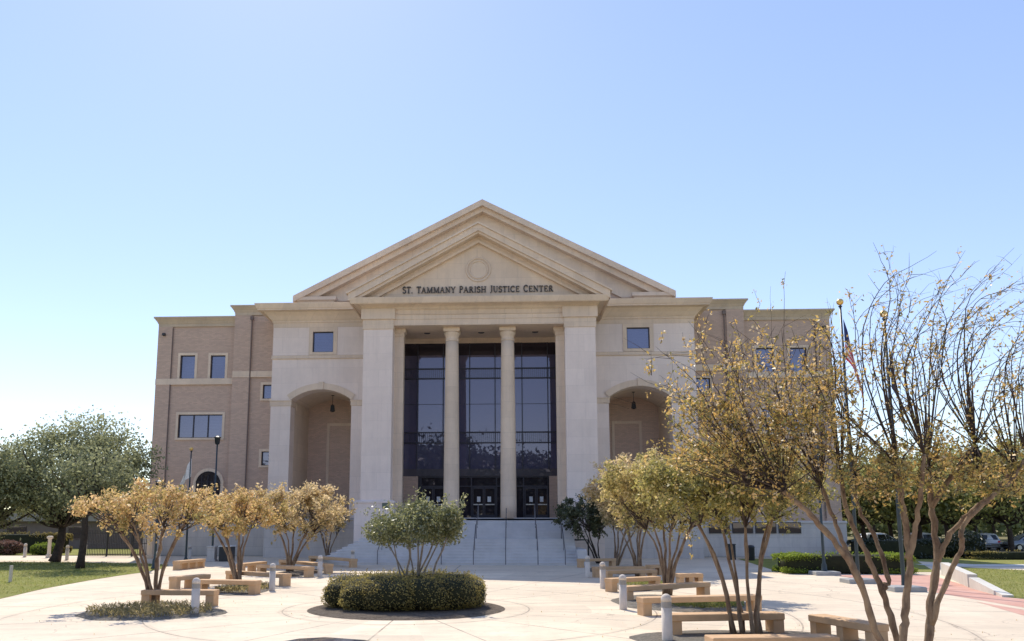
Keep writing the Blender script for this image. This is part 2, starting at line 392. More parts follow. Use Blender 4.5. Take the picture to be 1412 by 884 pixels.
# left lawn, split by the path
lw = gpoly([(0, 826), (60, 812), (120, 801), (160, 794.5), (200, 789), (228, 783.5), (232, 779), (200, 777), (100, 775.5), (0, 775)])
lw = lw + [(-60, lw[-1][1] + .5), (-60, 20), (lw[0][0] - 6, lw[0][1] - 3)]
struct('lawn', MB().sheet(lw, .008), M['grass'])
bk = gpoly([(-120, 766), (0, 766), (100, 765.5), (200, 764)])
struct('lawn', MB().sheet(bk + [(bk[-1][0], 75), (-120, 75), (-120, bk[0][1])], .008), M['grass'])
# right lawn behind the kerb wall
rl = gpoly([(1319, 782), (1345, 803), (1382, 823), (1412, 826), (1500, 846)])
rl2 = [(60, rl[-1][1] - 3), (60, 43.5), (gr(1330, 779)[0], 43.5)]
struct('lawn', MB().sheet(rl + rl2, .016), M['grass'])
struct('lawn', MB().sheet([(gr(1020, 771)[0], 56.5), (gr(1075, 789)[0], gr(1075, 789)[1]), (gr(1290, 789)[0], gr(1275, 789)[1]), (28.5, 56.5)], .009), M['grass'])
struct('lawn', MB().sheet([(24, 59.5), (32.0, 43.0), (70, 47), (140, 47), (140, 66), (30, 66)], .005), M['grass'])
# red brick walk
struct('brick_path', MB().sheet(gpoly([(1150, 793), (1283, 793), (1345, 811.5), (1382, 823.5), (1412, 826.5), (1520, 848), (1520, 858), (1412, 838), (1300, 819), (1230, 806.5)]), .004), M['paver'])
struct('brick_path', MB().sheet(gpoly([(1345, 829.5), (1412, 841.5), (1520, 862), (1520, 873), (1412, 849)]), .004), M['paver'])
struct('pavement', MB().sheet([(25, 47), (140, 49), (140, 51.5), (25, 49.5)], .012), M['kerb'])
struct('road', MB().sheet([(36, 66), (200, 66), (200, 92), (36, 92)], .006), M['asphalt'])
struct('road', MB().sheet([(-150, 80), (-40, 80), (-40, 90), (-150, 90)], .006), M['asphalt'])

# ------------------------------------------------------------------ courthouse
Yp, Yb, Yw, Yg = 52.2, 57.0, 60.0, 57.5
court = empty('courthouse', (-2.4, 56, 0), 0, 'large tan and brown brick courthouse with pedimented portico and tall dark glass', 'courthouse')
T = lambda n: n
Zl = 2.9
# -- portico numbers
pxl = [Xp(501.6, 454, Yp), Xp(541.7, 454, Yp)]; pxr = [Xp(778.7, 450, Yp), Xp(820.8, 450, Yp)]
Zs = (Zp(542, 449, Yp) + Zp(777.6, 445.7, Yp)) / 2      # soffit
Zpt = Zs - .28                                          # pier shaft top
Zct = (Zp(484, 410, Yp - 1) + Zp(835, 405.3, Yp - 1)) / 2   # cornice top
AX = (pxl[0] + pxr[1]) / 2
def pier(x0, x1):
    m = MB().box(x0, x1, Yp, Yg, Zl - .6, Zpt)
    o = m.build('pier', M['stucco'], court)
    ped = MB(); zc = Zp(497, 689.6, Yp)
    ped.box(x0 - .34, x1 + .30, Yp - .3, Yg - .5, 0, zc - .22)
    ped.stack(x0, x1, Yp, Yg - .7, [(.30, zc - .22), (.36, zc - .2), (.36, zc - .1), (.12, zc), (0, zc + .01)])
    ped.build('pedestal', M['stucco'], o)
    cap = MB().stack(x0, x1, Yp, Yp + 2.4, [(.0, Zpt), (.06, Zpt + .02), (.06, Zs + .42), (.17, Zs + .44), (.17, Zs + 1.2), (.1, Zs + 1.22)])
    cap.build('capital', M['trim'], o)
    return o
pl = pier(*pxl); pr = pier(*pxr)
pq = MB(); a = at(527, 701, Yp - .3); b_ = at(537, 693, Yp - .3)
pq.bevbox(a[0], b_[0], Yp - .345, Yp - .3, a[1], b_[1], .015); pq.build('plaque', M['plaque'], court)
# round columns
Yc = 53.35
def column(pxc):
    x = Xp(pxc, 600, Yc); m = MB(); m.sm = True
    prof = [(.56, Zl)]
    for k in range(1, 13):
        t = k / 12; prof.append((.56 - .10 * t ** 1.4, Zl + (Zs - .95 - Zl) * t))
    m.lathe(x, Yc, prof, 40)
    o = m.build('column', M['trim'], court)
    c = MB(); c.sm = True
    c.lathe(x, Yc, [(.46, Zs - .97), (.50, Zs - .93), (.50, Zs - .88), (.46, Zs - .85), (.46, Zs - .66), (.48, Zs - .62), (.53, Zs - .5), (.56, Zs - .44), (.56, Zs - .3)], 36)
    c.sm = False
    c.stack(x - .55, x + .55, Yc - .55, Yc + .55, [(0, Zs - .30), (.03, Zs - .27), (.03, Zs - .05), (0, Zs)])
    c.build('capital', M['trim'], o)
for c in (622.8, 700.7): column(c)
def anta(x0, x1):
    m = MB().box(x0, x1, Yc - .2, Yc + .35, Zl, Zs - .62); o = m.build('pilaster', M['trim'], court)
    MB().stack(x0, x1, Yc - .2, Yc + .35, [(0, Zs - .62), (.06, Zs - .57), (.02, Zs - .5), (.02, Zs - .35), (.14, Zs - .25), (.14, Zs - .04), (.12, Zs)]).build('capital', M['trim'], o)
anta(pxl[1], Xp(555.5, 560, Yc - .2)); anta(Xp(767.5, 560, Yc - .2), pxr[0])
# entablature
e = MB()
e.stack(pxl[0] + .03, pxr[1] - .03, Yp + .03, Yp + 2.2, [(0, Zs), (0, Zs + .42), (.05, Zs + .44), (.05, Zs + .72), (.12, Zs + .76), (.0, Zs + .78), (.0, Zs + 1.1), (.10, Zs + 1.16), (.16, Zs + 1.28),
    (.34, Zs + 1.42), (.40, Zs + 1.46), (.78, Zs + 1.50), (.80, Zct - .42), (.86, Zct - .36), (.98, Zct - .08), (1.0, Zct)])
e.build('entablature', M['trim'], court)
# ceiling of the porch with recessed lights
cl = MB().box(pxl[1] - .2, pxr[0] + .2, Yp + 2.26, Yg + .4, Zs + .3, Zs + .6); ceil = cl.build('porch_ceiling', M['trim'], court)
for lx in (589, 663.5, 738):
    x = Xp(lx, 463, 55.6)
    m = MB().lathe(x, 55.6, [(.22, Zs + .24), (.24, Zs + .27), (.24, Zs + .32)], 16); m.build('downlight', M['dark_metal'], ceil)
# pediment
def chev(m, ap, le, ri, t, y0, y1):
    m.prism([ri, ap, le, (le[0], le[1] - t), (ap[0], ap[1] - t), (ri[0], ri[1] - t)][::-1], y0, y1)
    return m
Yf = Yp - .95
apf = at(658.5, 306, Yf); lef = (pxl[0] - .98, Zct + .06 + .3); rif = (pxr[1] + .98, Zct + .06 + .3)
apx = AX; apz = apf[1]
sl = (apz - lef[1]) / (apx - lef[0])
pd = MB()
chev(pd, (apx, apz), lef, rif, .60, Yf, 61.4)
chev(pd, (apx, apz - .16), (lef[0] + .1, lef[1] - .16), (rif[0] - .1, rif[1] - .16), .60, Yf + .14, 61.3)
chev(pd, (apx, apz + .0), (lef[0] - .12, lef[1]), (rif[0] + .12, rif[1]), .13, Yf - .12, 61.42)
pd.build('raking_cornice', M['trim'], court)
def clip_chev(m, apz2, t, y0, y1, zf, x_sl):    # chevron band whose feet stand on the cornice
    hw = (apz2 - zf) / x_sl; hi = (apz2 - t - zf) / x_sl
    m.prism([(apx - hw, zf), (apx - hi, zf), (apx, apz2 - t), (apx + hi, zf), (apx + hw, zf), (apx, apz2)], y0, y1)
fr = MB(); clip_chev(fr, apz - .5, .62, Yp - .18, 58, Zct, sl)
clip_chev(fr, apz - 1.04, .2, Yp - .26, 58, Zct, sl)
fr.build('raking_frieze', M['trim'], court)
tz = apz - 1.0; hw = (tz - Zct) / sl
ty = MB().prism([(apx - hw, Zct), (apx + hw, Zct), (apx, tz)], Yp + .05, 58.5)
ty.build('tympanum', M['trim'], court)
# ring medallion
rx, rz_ = at(659.6, 371.5, Yp); ring = MB(); ring.sm = True
def torus_xz(m, x, y, z, Rr, r, n=48, k=8):
    vs, fs = [], []
    for i in range(n):
        a = 2 * math.pi * i / n
        for j in range(k):
            b = 2 * math.pi * j / k; q = Rr + r * math.cos(b)
            vs.append((x + q * math.cos(a), y + r * math.sin(b), z + q * math.sin(a)))
    for i in range(n):
        for j in range(k):
            i2 = (i + 1) % n; j2 = (j + 1) % k
            fs.append((i * k + j, i2 * k + j, i2 * k + j2, i * k + j2))
    m.add(vs, fs)
torus_xz(ring, rx, Yp + .04, rz_, .84, .075); torus_xz(ring, rx, Yp + .04, rz_, .64, .06)
ring.sm = False
ring.build('ring_medallion', M['trim'], court)

# lettering: serif capitals drawn as ribbons, unit cap height
def arc(cx, cy, rx, ry, a0, a1, n=12):
    return [(cx + rx * math.cos(R(a0 + (a1 - a0) * i / n)), cy + ry * math.sin(R(a0 + (a1 - a0) * i / n))) for i in range(n + 1)]
TH, TN = .15, .065
def serif(x, y, w=.3): return ([(x - w / 2, y), (x + w / 2, y)], .05)
G = {
 'S': (.56, [([(.46, .97), (.46, .78)], TN), (arc(.27, .74, .19, .23, 20, 250), TH * .9), (arc(.27, .27, .21, .25, 80, -160), TH * .9), ([(.07, .03), (.07, .24)], TN)]),
 'T': (.66, [([(.33, .0), (.33, 1)], TH), ([(.03, .96), (.63, .96)], TN * 1.2), ([(.05, .97), (.05, .78)], TN), ([(.61, .97), (.61, .78)], TN), serif(.33, .025)]),
 '.': (.26, [([(.1, 0), (.1, .13)], .13)]),
 'A': (.74, [([(.08, .02), (.36, 1)], TN), ([(.36, 1), (.62, .02)], TH), ([(.18, .36), (.5, .36)], TN), serif(.08, .025, .24), serif(.64, .025, .28)]),
 'M': (.94, [([(.15, .02), (.17, .98)], TN), ([(.18, .98), (.46, .05)], TH), ([(.46, .05), (.77, .98)], TN), ([(.79, .98), (.79, .02)], TH), serif(.13, .025, .26), serif(.79, .025, .3), serif(.12, .975, .2), serif(.83, .975, .2)]),
 'N': (.80, [([(.15, .02), (.15, .98)], TN), ([(.13, .98), (.66, .04)], TH), ([(.66, .02), (.66, .98)], TN), serif(.15, .025, .28), serif(.1, .975, .2), serif(.66, .975, .28)]),
 'Y': (.70, [([(.09, .98), (.35, .45)], TH), ([(.62, .98), (.35, .45)], TN), ([(.35, .48), (.35, .02)], TH), serif(.35, .025), serif(.1, .975, .26), serif(.61, .975, .24)]),
 'P': (.62, [([(.16, .02), (.16, .98)], TH), ([(.1, .96), (.3, .96)], TN), (arc(.3, .71, .23, .25, 90, -90), TH * .85), ([(.3, .46), (.16, .46)], TN), serif(.16, .025)]),
 'R': (.72, [([(.16, .02), (.16, .98)], TH), ([(.1, .96), (.3, .96)], TN), (arc(.3, .73, .22, .23, 90, -90), TH * .85), ([(.3, .5), (.16, .5)], TN), ([(.33, .5), (.62, .02)], TH), serif(.16, .025), serif(.64, .025, .18)]),
 'I': (.36, [([(.18, .02), (.18, .98)], TH), serif(.18, .025), serif(.18, .975)]),
 'H': (.80, [([(.16, .02), (.16, .98)], TH), ([(.64, .02), (.64, .98)], TH), ([(.16, .5), (.64, .5)], TN), serif(.16, .025), serif(.16, .975), serif(.64, .025), serif(.64, .975)]),
 'J': (.42, [([(.26, .98), (.26, .15)], TH), (arc(.12, .15, .14, .2, 0, -110), TN * 1.4), serif(.26, .975)]),
 'U': (.76, [([(.16, .98), (.16, .3)], TH), (arc(.38, .3, .22, .28, 180, 360), TN * 1.5), ([(.6, .3), (.6, .98)], TN), serif(.16, .975), serif(.6, .975, .26)]),
 'C': (.72, [(arc(.40, .5, .31, .48, 50, 310), TH * .95), ([(.62, .98), (.62, .72)], TN), ([(.62, .04), (.62, .24)], TN * .8)]),
 'E': (.64, [([(.16, .02), (.16, .98)], TH), ([(.1, .96), (.55, .96)], TN), ([(.1, .04), (.57, .04)], TN), ([(.16, .52), (.44, .52)], TN), ([(.55, .98), (.55, .78)], TN), ([(.57, .02), (.57, .24)], TN), ([(.43, .62), (.43, .42)], TN)]),
 ' ': (.42, [])}
TXT = 'ST. TAMMANY PARISH JUSTICE CENTER'
tw = sum(G[c][0] for c in TXT) + .06 * len(TXT)
tA = at(555, 404.3, Yp); tB = at(763.5, 402.3, Yp); wid = tB[0] - tA[0]; kx = wid / tw; kz = .43
zb = (tA[1] + tB[1]) / 2
zb = max(zb, Zct + .06)
lt = MB(); cx_ = tA[0]
for i, ch in enumerate(TXT):
    if ch == ' ': lt.build('lettering', M['letter'], court); lt = MB()
    big = kz * (1.12 if (i == 0 or TXT[i - 1] == ' ' or ch == 'T' and i == 1) else 1)
    for pts, w in G[ch][1]:
        for (x0, z0), (x1, z1) in zip(pts[:-1], pts[1:]):
            ax, az, bx, bz = cx_ + x0 * kx, zb + z0 * big, cx_ + x1 * kx, zb + z1 * big
            L = math.hypot(bx - ax, bz - az) or 1e-6; dx, dz = (bx - ax) / L, (bz - az) / L
            h = w * kz / 2; e_ = h * .25 if len(pts) > 2 else 0
            ax -= dx * e_; bx += dx * e_; az -= dz * e_; bz += dz * e_
            q = [(ax + dz * h, az - dx * h), (bx + dz * h, bz - dx * h), (bx - dz * h, bz + dx * h), (ax - dz * h, az + dx * h)]
            y0 = Yp - .06 - .0004 * rnd.random()
            lt.prism(q, y0, Yp + .02)
    cx_ += (G[ch][0] + .06) * kx
lt.build('lettering', M['letter'], court)

# -- glass wall of the portico
gx0, gx1 = pxl[1], pxr[0]
Zgh = (Zp(560, 473.8, Yg) + Zp(765, 472.3, Yg)) / 2
MB().box(gx0, gx1, Yg - .05, Yg + .5, Zgh, Zs + .3).build('glass_head', M['trim'], court)
Zdoor = Zp(661, 659, Yg); Zband0 = Zp(661, 656.5, Yg); Zband1 = Zp(661, 646.5, Yg)
hl = [Zp(661, y, Yg) for y in (508, 521.5, 557, 596, 610.5)]
bays = [(Xp(548, 560, Yg), Xp(622, 560, Yg), [575.5, 611]), (Xp(622, 560, Yg), Xp(700.5, 560, Yg), [647.5, 682.7]), (Xp(700.5, 560, Yg), Xp(776, 560, Yg), [720, 755.7])]
bays[0] = (gx0, bays[0][1], bays[0][2]); bays[2] = (bays[2][0], gx1, bays[2][2])
br_l = Xp(576, 680, Yg); br_r = Xp(757.5, 680, Yg)
for bi, (x0, x1, vm) in enumerate(bays):
    g = MB().box(x0 + .004, x1 - .004, Yg + .1, Yg + .14, Zband1, Zgh).build('glazing', M['glass'], court)
    mm = MB()
    for px in vm:
        x = Xp(px, 560, Yg); mm.box(x - .035, x + .035, Yg - .02, Yg + .098, Zband1, Zgh)
    for k, z in enumerate(hl):
        h = .045 if k != 2 else .014
        mm.box(x0 + .006, x1 - .006, Yg + .0 if h > .04 else Yg + .06, Yg + .097, z - h, z + h)
    mm.build('mullion', M['mullion'], g)
    for za, zb_ in ((hl[1], hl[0]), (hl[4], hl[3])):
        bl = MB(); x = x0 + .1
        while x < x1 - .05:
            bl.box(x - .012, x + .012, Yg + .02, Yg + .045, za + .03, zb_ - .03); x += .15
        bl.build('railing', M['mullion'], g)
    MB().box(x0 + .004, x1 - .004, Yg + .05, Yg + .096, Zp(661, 489.5, Yg), Zgh - .004).build('beam_reflection_strip', M['door_glass'], court)  # added dark strip standing in for the beam's reflection along the glass top
    # grey beam above the doors
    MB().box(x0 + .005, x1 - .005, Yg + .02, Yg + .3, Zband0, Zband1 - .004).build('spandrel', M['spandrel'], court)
    # door set
    dx0 = br_l if bi == 0 else x0; dx1 = br_r if bi == 2 else x1
    ctr = {0: Xp(597, 690, Yg), 1: Xp(667.3, 690, Yg), 2: Xp(739.7, 690, Yg)}[bi]
    dg = MB().box(dx0 + .006, dx1 - .006, Yg + .2, Yg + .23, Zl, Zband0 - .004).build('entrance_glazing', M['door_glass'], court)
    fm = MB(); zt = Zl + 2.35
    fm.box(dx0 + .01, dx1 - .01, Yg + .1, Yg + .198, zt, zt + .09); fm.box(dx0 + .01, dx1 - .01, Yg + .1, Yg + .198, Zband0 - .1, Zband0 - .006)
    for x in (dx0 + .06, ctr - .95, ctr + .95, dx1 - .06): fm.box(x - .05, x + .05, Yg + .09, Yg + .197, Zl, Zband0 - .1)
    fm.build('frame', M['mullion'], dg)
    for s_ in (-1, 1):
        xa, xb = sorted((ctr + s_ * .015, ctr + s_ * .88))
        d = MB(); y0, y1 = Yg + .12, Yg + .18
        d.box(xa, xa + .09, y0, y1, Zl + .02, zt - .02); d.box(xb - .09, xb, y0, y1, Zl + .02, zt - .02)
        d.box(xa + .09, xb - .09, y0, y1, zt - .14, zt - .02); d.box(xa + .09, xb - .09, y0, y1, Zl + .02, Zl + .26)
        do = d.build('door', M['mullion'], court)
        xm = (xa + xb) / 2
        MB().box(xm - .34, xm + .34, Yg + .05, Yg + .1, Zl + .98, Zl + 1.06).build('push_bar', M['steel'], do)
        MB().box(xm - .13 + s_ * -.05, xm + .13 + s_ * -.05, Yg + .19, Yg + .194, Zl + 1.22, Zl + 1.62).build('notice', M['paper'], do)
MB().box(gx0, br_l, Yg, Yg + .4, Zl, Zband0 - .006).build('wall', M['brick'], court, 'brick jamb beside the left doors')
MB().box(br_r, gx1, Yg, Yg + .4, Zl, Zband0 - .006).build('wall', M['brick'], court, 'brick jamb beside the right doors')
# porch floor
MB().box(gx0 - .3, gx1 + .3, 53.0, 58.2, 0, Zl).build('porch_floor', M['step'], court)
# core behind everything
MB().box(Xp(380, 450, Yb), Xp(955, 450, Yb), 62.6, 92, 0, 18.2).build('core', M['brick'], court)
MB().box(gx0 - .5, gx1 + .5, Yg + .5, 62.6, 0, 17.6).build('core', M['brick'], court)

# -- rectangular wall with window openings
def wall_face(m, x0, x1, z0, z1, Y, holes, depth=.25):
    xs = sorted({x0, x1, *[h[0] for h in holes], *[h[1] for h in holes]}); zs = sorted({z0, z1, *[h[2] for h in holes], *[h[3] for h in holes]})
    for i in range(len(xs) - 1):
        for j in range(len(zs) - 1):
            cx, cz = (xs[i] + xs[i + 1]) / 2, (zs[j] + zs[j + 1]) / 2
            if any(h[0] < cx < h[1] and h[2] < cz < h[3] for h in holes): continue
            m.add([(xs[i], Y, zs[j]), (xs[i + 1], Y, zs[j]), (xs[i + 1], Y, zs[j + 1]), (xs[i], Y, zs[j + 1])], [(0, 1, 2, 3)])
    for a, b, c, d in holes:
        y2 = Y + depth
        m.add([(a, Y, c), (b, Y, c), (b, Y, d), (a, Y, d), (a, y2, c), (b, y2, c), (b, y2, d), (a, y2, d)], [(0, 4, 5, 1), (1, 5, 6, 2), (2, 6, 7, 3), (3, 7, 4, 0)])
def window(h, Y, div=0, fw=.06, surround=.22, sill=True, smat='trim', deep=.2):
    a, b, c, d = h
    o = MB(); y0, y1 = Y + deep - .08, Y + deep
    o.box(a, b, y0, y1, c, c + fw); o.box(a, b, y0, y1, d - fw, d); o.box(a, a + fw, y0, y1, c + fw, d - fw); o.box(b - fw, b, y0, y1, c + fw, d - fw)
    for k in range(1, div + 1):
        x = a + (b - a) * k / (div + 1); o.box(x - .045, x + .045, y0 + .005, y1, c + fw, d - fw)
    w = o.build('window', M['mullion'], court)
    MB().add([(a, y1 - .02, c), (b, y1 - .02, c), (b, y1 - .02, d), (a, y1 - .02, d)], [(0, 1, 2, 3)]).build('pane', M['win_glass'], w)
    if surround:
        s = MB(); q = surround; y = Y - .04
        s.box(a - q, b + q, y, Y + .05, d, d + q); s.box(a - q, a, y + .003, Y + .05, c, d); s.box(b, b + q, y + .003, Y + .05, c, d)
        s.build('surround', M[smat], w)
        if sill: MB().box(a - q, b + q, Y - .09, Y + .05, c - .16, c).build('sill', M[smat], w)
    return w
def rect(x0, y0, x1, y1, Y):
    a = at(x0, y1, Y); b = at(x1, y0, Y)
    return (a[0], b[0], a[1], b[1])

# -- side blocks with arched porches
def block(x0, x1, win, arch, lantern_px, left):
    Zt = (Zp(377, 452.4, Yb) + Zp(955, 445, Yb)) / 2
    Zcor = (Zp(362, 419.4, Yb - 1.2) + Zp(970, 408.2, Yb - 1.2)) / 2
    ax0, ax1, zsp, zap = arch
    hw = rect(*win, Yb)
    Zs0, Zs1 = hw[2] - .55, hw[2] - .22          # sill band
    m = MB()
    # upper wall with window, below: arch strip wall
    wall_face(m, x0, x1, Zs1, Zt, Yb, [hw])
    n = 24; cx = (ax0 + ax1) / 2; hwid = (ax1 - ax0) / 2; rise = zap - zsp; Ra = (hwid ** 2 + rise ** 2) / (2 * rise); cz = zap - Ra
    xs = [ax0 + (ax1 - ax0) * i / n for i in range(n + 1)]; zz = [cz + math.sqrt(max(0, Ra ** 2 - (x - cx) ** 2)) for x in xs]
    for i in range(n):
        m.add([(xs[i], Yb, zz[i]), (xs[i + 1], Yb, zz[i + 1]), (xs[i + 1], Yb, Zs0), (xs[i], Yb, Zs0)], [(0, 1, 2, 3)])
    m.add([(x0, Yb, Zl), (ax0, Yb, Zl), (ax0, Yb, Zs0), (x0, Yb, Zs0)], [(0, 1, 2, 3)])
    m.add([(ax1, Yb, Zl), (x1, Yb, Zl), (x1, Yb, Zs0), (ax1, Yb, Zs0)], [(0, 1, 2, 3)])
    # outer sides and the deep reveal of the arch
    for x in (x0, x1): m.add([(x, Yb, Zl), (x, 63, Zl), (x, 63, Zt), (x, Yb, Zt)], [(0, 1, 2, 3)])
    for x in (ax0, ax1): m.add([(x, Yb, Zl), (x, Yb + 1.1, Zl), (x, Yb + 1.1, zsp), (x, Yb, zsp)], [(0, 1, 2, 3)])
    for i in range(n): m.add([(xs[i], Yb, zz[i]), (xs[i + 1], Yb, zz[i + 1]), (xs[i + 1], Yb + 1.1, zz[i + 1]), (xs[i], Yb + 1.1, zz[i])], [(0, 1, 2, 3)])
    m.build('wall', M['stucco'], court, 'pale stucco wall with arched porch opening')
    # inner porch: side walls, vault, brick back wall with framed panel
    Yk = 62.2; v = MB(); k_ = -.28
    for i in range(n): v.add([(xs[i], Yb + 1.1, zz[i] + .0), (xs[i + 1], Yb + 1.1, zz[i + 1]), (xs[i + 1], Yk, zz[i + 1]), (xs[i], Yk, zz[i])], [(0, 1, 2, 3)])
    v.build('vault', M['trim'], court)
    for x, sg in ((ax0, -1), (ax1, 1)):
        s = MB(); q0, q1 = sorted((x, x + sg * .3))
        s.box(q0, q1, Yb + 1.5, Yk - .2, Zl, zsp - .6); s.build('inner_pier', M['stucco'], court)
    for x, sg in ((ax0, -1), (ax1, 1)):
        s = MB(); q0, q1 = sorted((x - sg * .05, x + sg * .3))
        s.box(q0, q1, Yb + 1.45, Yk - .15, zsp - .6, zsp)
        q0, q1 = sorted((x - sg * .01, x + sg * .3))
        s.box(q0, q1, Yb + 1.1, Yk, Zl, zsp + .02)
        s.build('inner_impost', M['trim'], court)
    bw = MB().box(ax0 - .3, ax1 + .3, Yk, Yk + .3, Zl, zap + .5).build('back_wall', M['porch_brick'], court)
    fr = MB(); fx0, fx1, fz = ax0 + (ax1 - ax0) * (.34 if left else .18), ax1 - (ax1 - ax0) * (.16 if left else .30), zsp - 1.35
    q = .22
    fr.box(fx0, fx1, Yk - .06, Yk, fz, fz + q); fr.box(fx0, fx0 + q, Yk - .057, Yk, Zl, fz); fr.box(fx1 - q, fx1, Yk - .057, Yk, Zl, fz)
    fr.build('panel_frame', M['trim'], bw)
    # porch floor and podium
    MB().box(x0 + .01, x1 - .01, Yb + .01, Yk, Zl - .3, Zl - .004).build('porch_floor', M['step'], court)
    pb = MB(); pb.box(x0 - .12, x1 + .05, Yb - .14, Yw + .1, 0, Zl - .16); pb.stack(x0 - .1, x1 + .03, Yb - .12, Yb + .6, [(.02, Zl - .16), (.06, Zl - .12), (.06, Zl - .02), (.02, Zl + .02)])
    pb.build('podium', M['podium'], court)
    # archivolt, imposts, keystone
    av = MB(); t_ = .48
    for i in range(n):
        def out(j):
            dx, dz = xs[j] - cx, zz[j] - cz; L = math.hypot(dx, dz); return (xs[j] + dx / L * t_, zz[j] + dz / L * t_)
        a, b = out(i), out(i + 1); y = Yb - .08
        av.add([(xs[i], y, zz[i]), (xs[i + 1], y, zz[i + 1]), (b[0], y, b[1]), (a[0], y, a[1]), (a[0], Yb, a[1]), (b[0], Yb, b[1]), (xs[i], Yb + .02, zz[i]), (xs[i + 1], Yb + .02, zz[i + 1])],
               [(0, 1, 2, 3), (3, 2, 5, 4), (0, 6, 7, 1)])
    av.prism([(cx - .14, zap - .02), (cx + .14, zap - .02), (cx + .2, zap + .58), (cx - .2, zap + .58)], Yb - .14, Yb)
    av.build('archivolt', M['trim'], court)
    for q0, q1 in ((x0 - .03, ax0 + .03), (ax1 - .03, x1 + .03)):
        im = MB(); im.stack(q0, q1, Yb - .02, Yb + 1.0, [(0, zsp - .46), (.03, zsp - .44), (.03, zsp - .12), (.07, zsp - .08), (.07, zsp - .01), (0, zsp)])
        im.build('impost', M['trim'], court)
    # sill band and cornice
    MB().stack(x0, x1, Yb, Yb + 3, [(.03, Zs0), (.1, Zs0 + .06), (.06, Zs0 + .12), (.06, Zs1 - .04), (.0, Zs1)]).build('string_course', M['trim'], court)
    MB().stack(x0, x1, Yb, 62.5, [(.02, Zt), (.02, Zt + .35), (.08, Zt + .38), (.08, Zt + .5), (.2, Zt + .62), (.36, Zt + .84), (.62, Zt + 1.08), (.70, Zt + 1.12), (1.0, Zt + 1.15), (1.0, Zcor - .42), (1.06, Zcor - .36), (1.18, Zcor - .08), (1.2, Zcor)]).build('cornice', M['trim'], court)
    w = window(hw, Yb, 0, .06, 0, False)
    s = MB(); q = .30; a, b, c, d = hw
    s.box(a - q, a, Yb - .05, Yb + .05, Zs1 + .004, Zt - .004); s.box(b, b + q, Yb - .05, Yb + .05, Zs1 + .004, Zt - .004)
    s.box(a, b, Yb - .047, Yb + .05, d, Zt - .004); s.box(a, b, Yb - .047, Yb + .05, Zs1 + .004, c)
    s.build('surround', M['trim'], w)
    # hanging lantern
    lx, _ = at(lantern_px, 545, 59.6); zt_ = cz + math.sqrt(Ra ** 2 - (lx - cx) ** 2) - .02
    l = MB(); l.tube([(lx, 59.6, zt_), (lx, 59.6, zt_ - .75)], .02, 6); l.lathe(lx, 59.6, [(.12, zt_ - .03), (.12, zt_)], 10)
    l.lathe(lx, 59.6, [(.03, zt_ - .72), (.17, zt_ - .85), (.15, zt_ - .86), (.19, zt_ - 1.22), (.21, zt_ - 1.24), (.21, zt_ - 1.28), (.06, zt_ - 1.36)], 8)
    l.build('porch_lantern', M['dark_metal'], court)
block(Xp(377.3, 452.4, Yb), pxl[0] + .02, (431, 457.3, 460, 485.8), (Xp(401, 553, Yb), Xp(484.6, 553, Yb), Zp(443, 551.5, Yb), Zp(445, 537, Yb)), 459, True)
block(pxr[1] - .02, Xp(957.3, 460, Yb), (864.7, 451.3, 895.3, 480.8), (Xp(839.3, 549, Yb), Xp(926, 549, Yb), Zp(884, 547.5, Yb), Zp(882, 532.3, Yb)), 873.5, False)

# -- back gable
Yq = 60.0
la = at(404, 405, Yq); ra = at(932, 403.5, Yq); aa = at(665.5, 274.5, Yq)
gz = (la[1] + ra[1]) / 2; gx = (la[0] + ra[0]) / 2; gap = aa[1]
Lg, Rg = la[0], ra[0]; slg = (gap - gz) / (gx - Lg)
gb = MB()
chev(gb, (gx, gap), (Lg, gz), (Rg, gz), .52, Yq, 92)
chev(gb, (gx, gap - .3), (Lg + .25, gz - .3 + .25 * 0), (Rg - .25, gz - .3), .62, Yq + .32, 91.9)
gb.build('gable_cornice', M['trim'], court)
zz0 = 17.9
fz = MB().prism([(Lg + 1.2, zz0), (Rg - 1.2, zz0), (Rg - 1.2, gz - .3), (gx, gap - .72), (Lg + 1.2, gz - .3)], Yq + 1.15, 91)
fz.build('gable_wall', M['brick'], court)
fz = MB(); hwg = (gap - .8 - (gz - .25)) / slg
fz.prism([(gx - hwg, gz - .25), (gx - hwg + 3.1, gz - .25), (gx, gap - .8 - 3.1 * slg), (gx + hwg - 3.1, gz - .25), (gx + hwg, gz - .25), (gx, gap - .8)], Yq + .95, Yq + 1.3)
fz.build('gable_frieze', M['trim'], court)
for x0, x1 in ((Lg + .2, Xp(463, 407, Yq)), (Xp(872, 403, Yq), Rg - .2)):
    rt = MB(); rt.stack(x0 + .3, x1 - .3, Yq + .35, Yq + 1.6, [(0, gz - .85), (.08, gz - .8), (.12, gz - .45), (.3, gz - .35), (.3, gz - .08), (.2, gz - .04)])
    rt.build('cornice_return', M['trim'], court)
rf = MB(); ro = .03
rf.prism([(Lg, gz + ro), (gx, gap + ro), (Rg, gz + ro), (Rg, gz + .12), (gx, gap + .12), (Lg, gz + .12)], Yq + .4, 92)
rf.build('roof', M['roofing'], court)

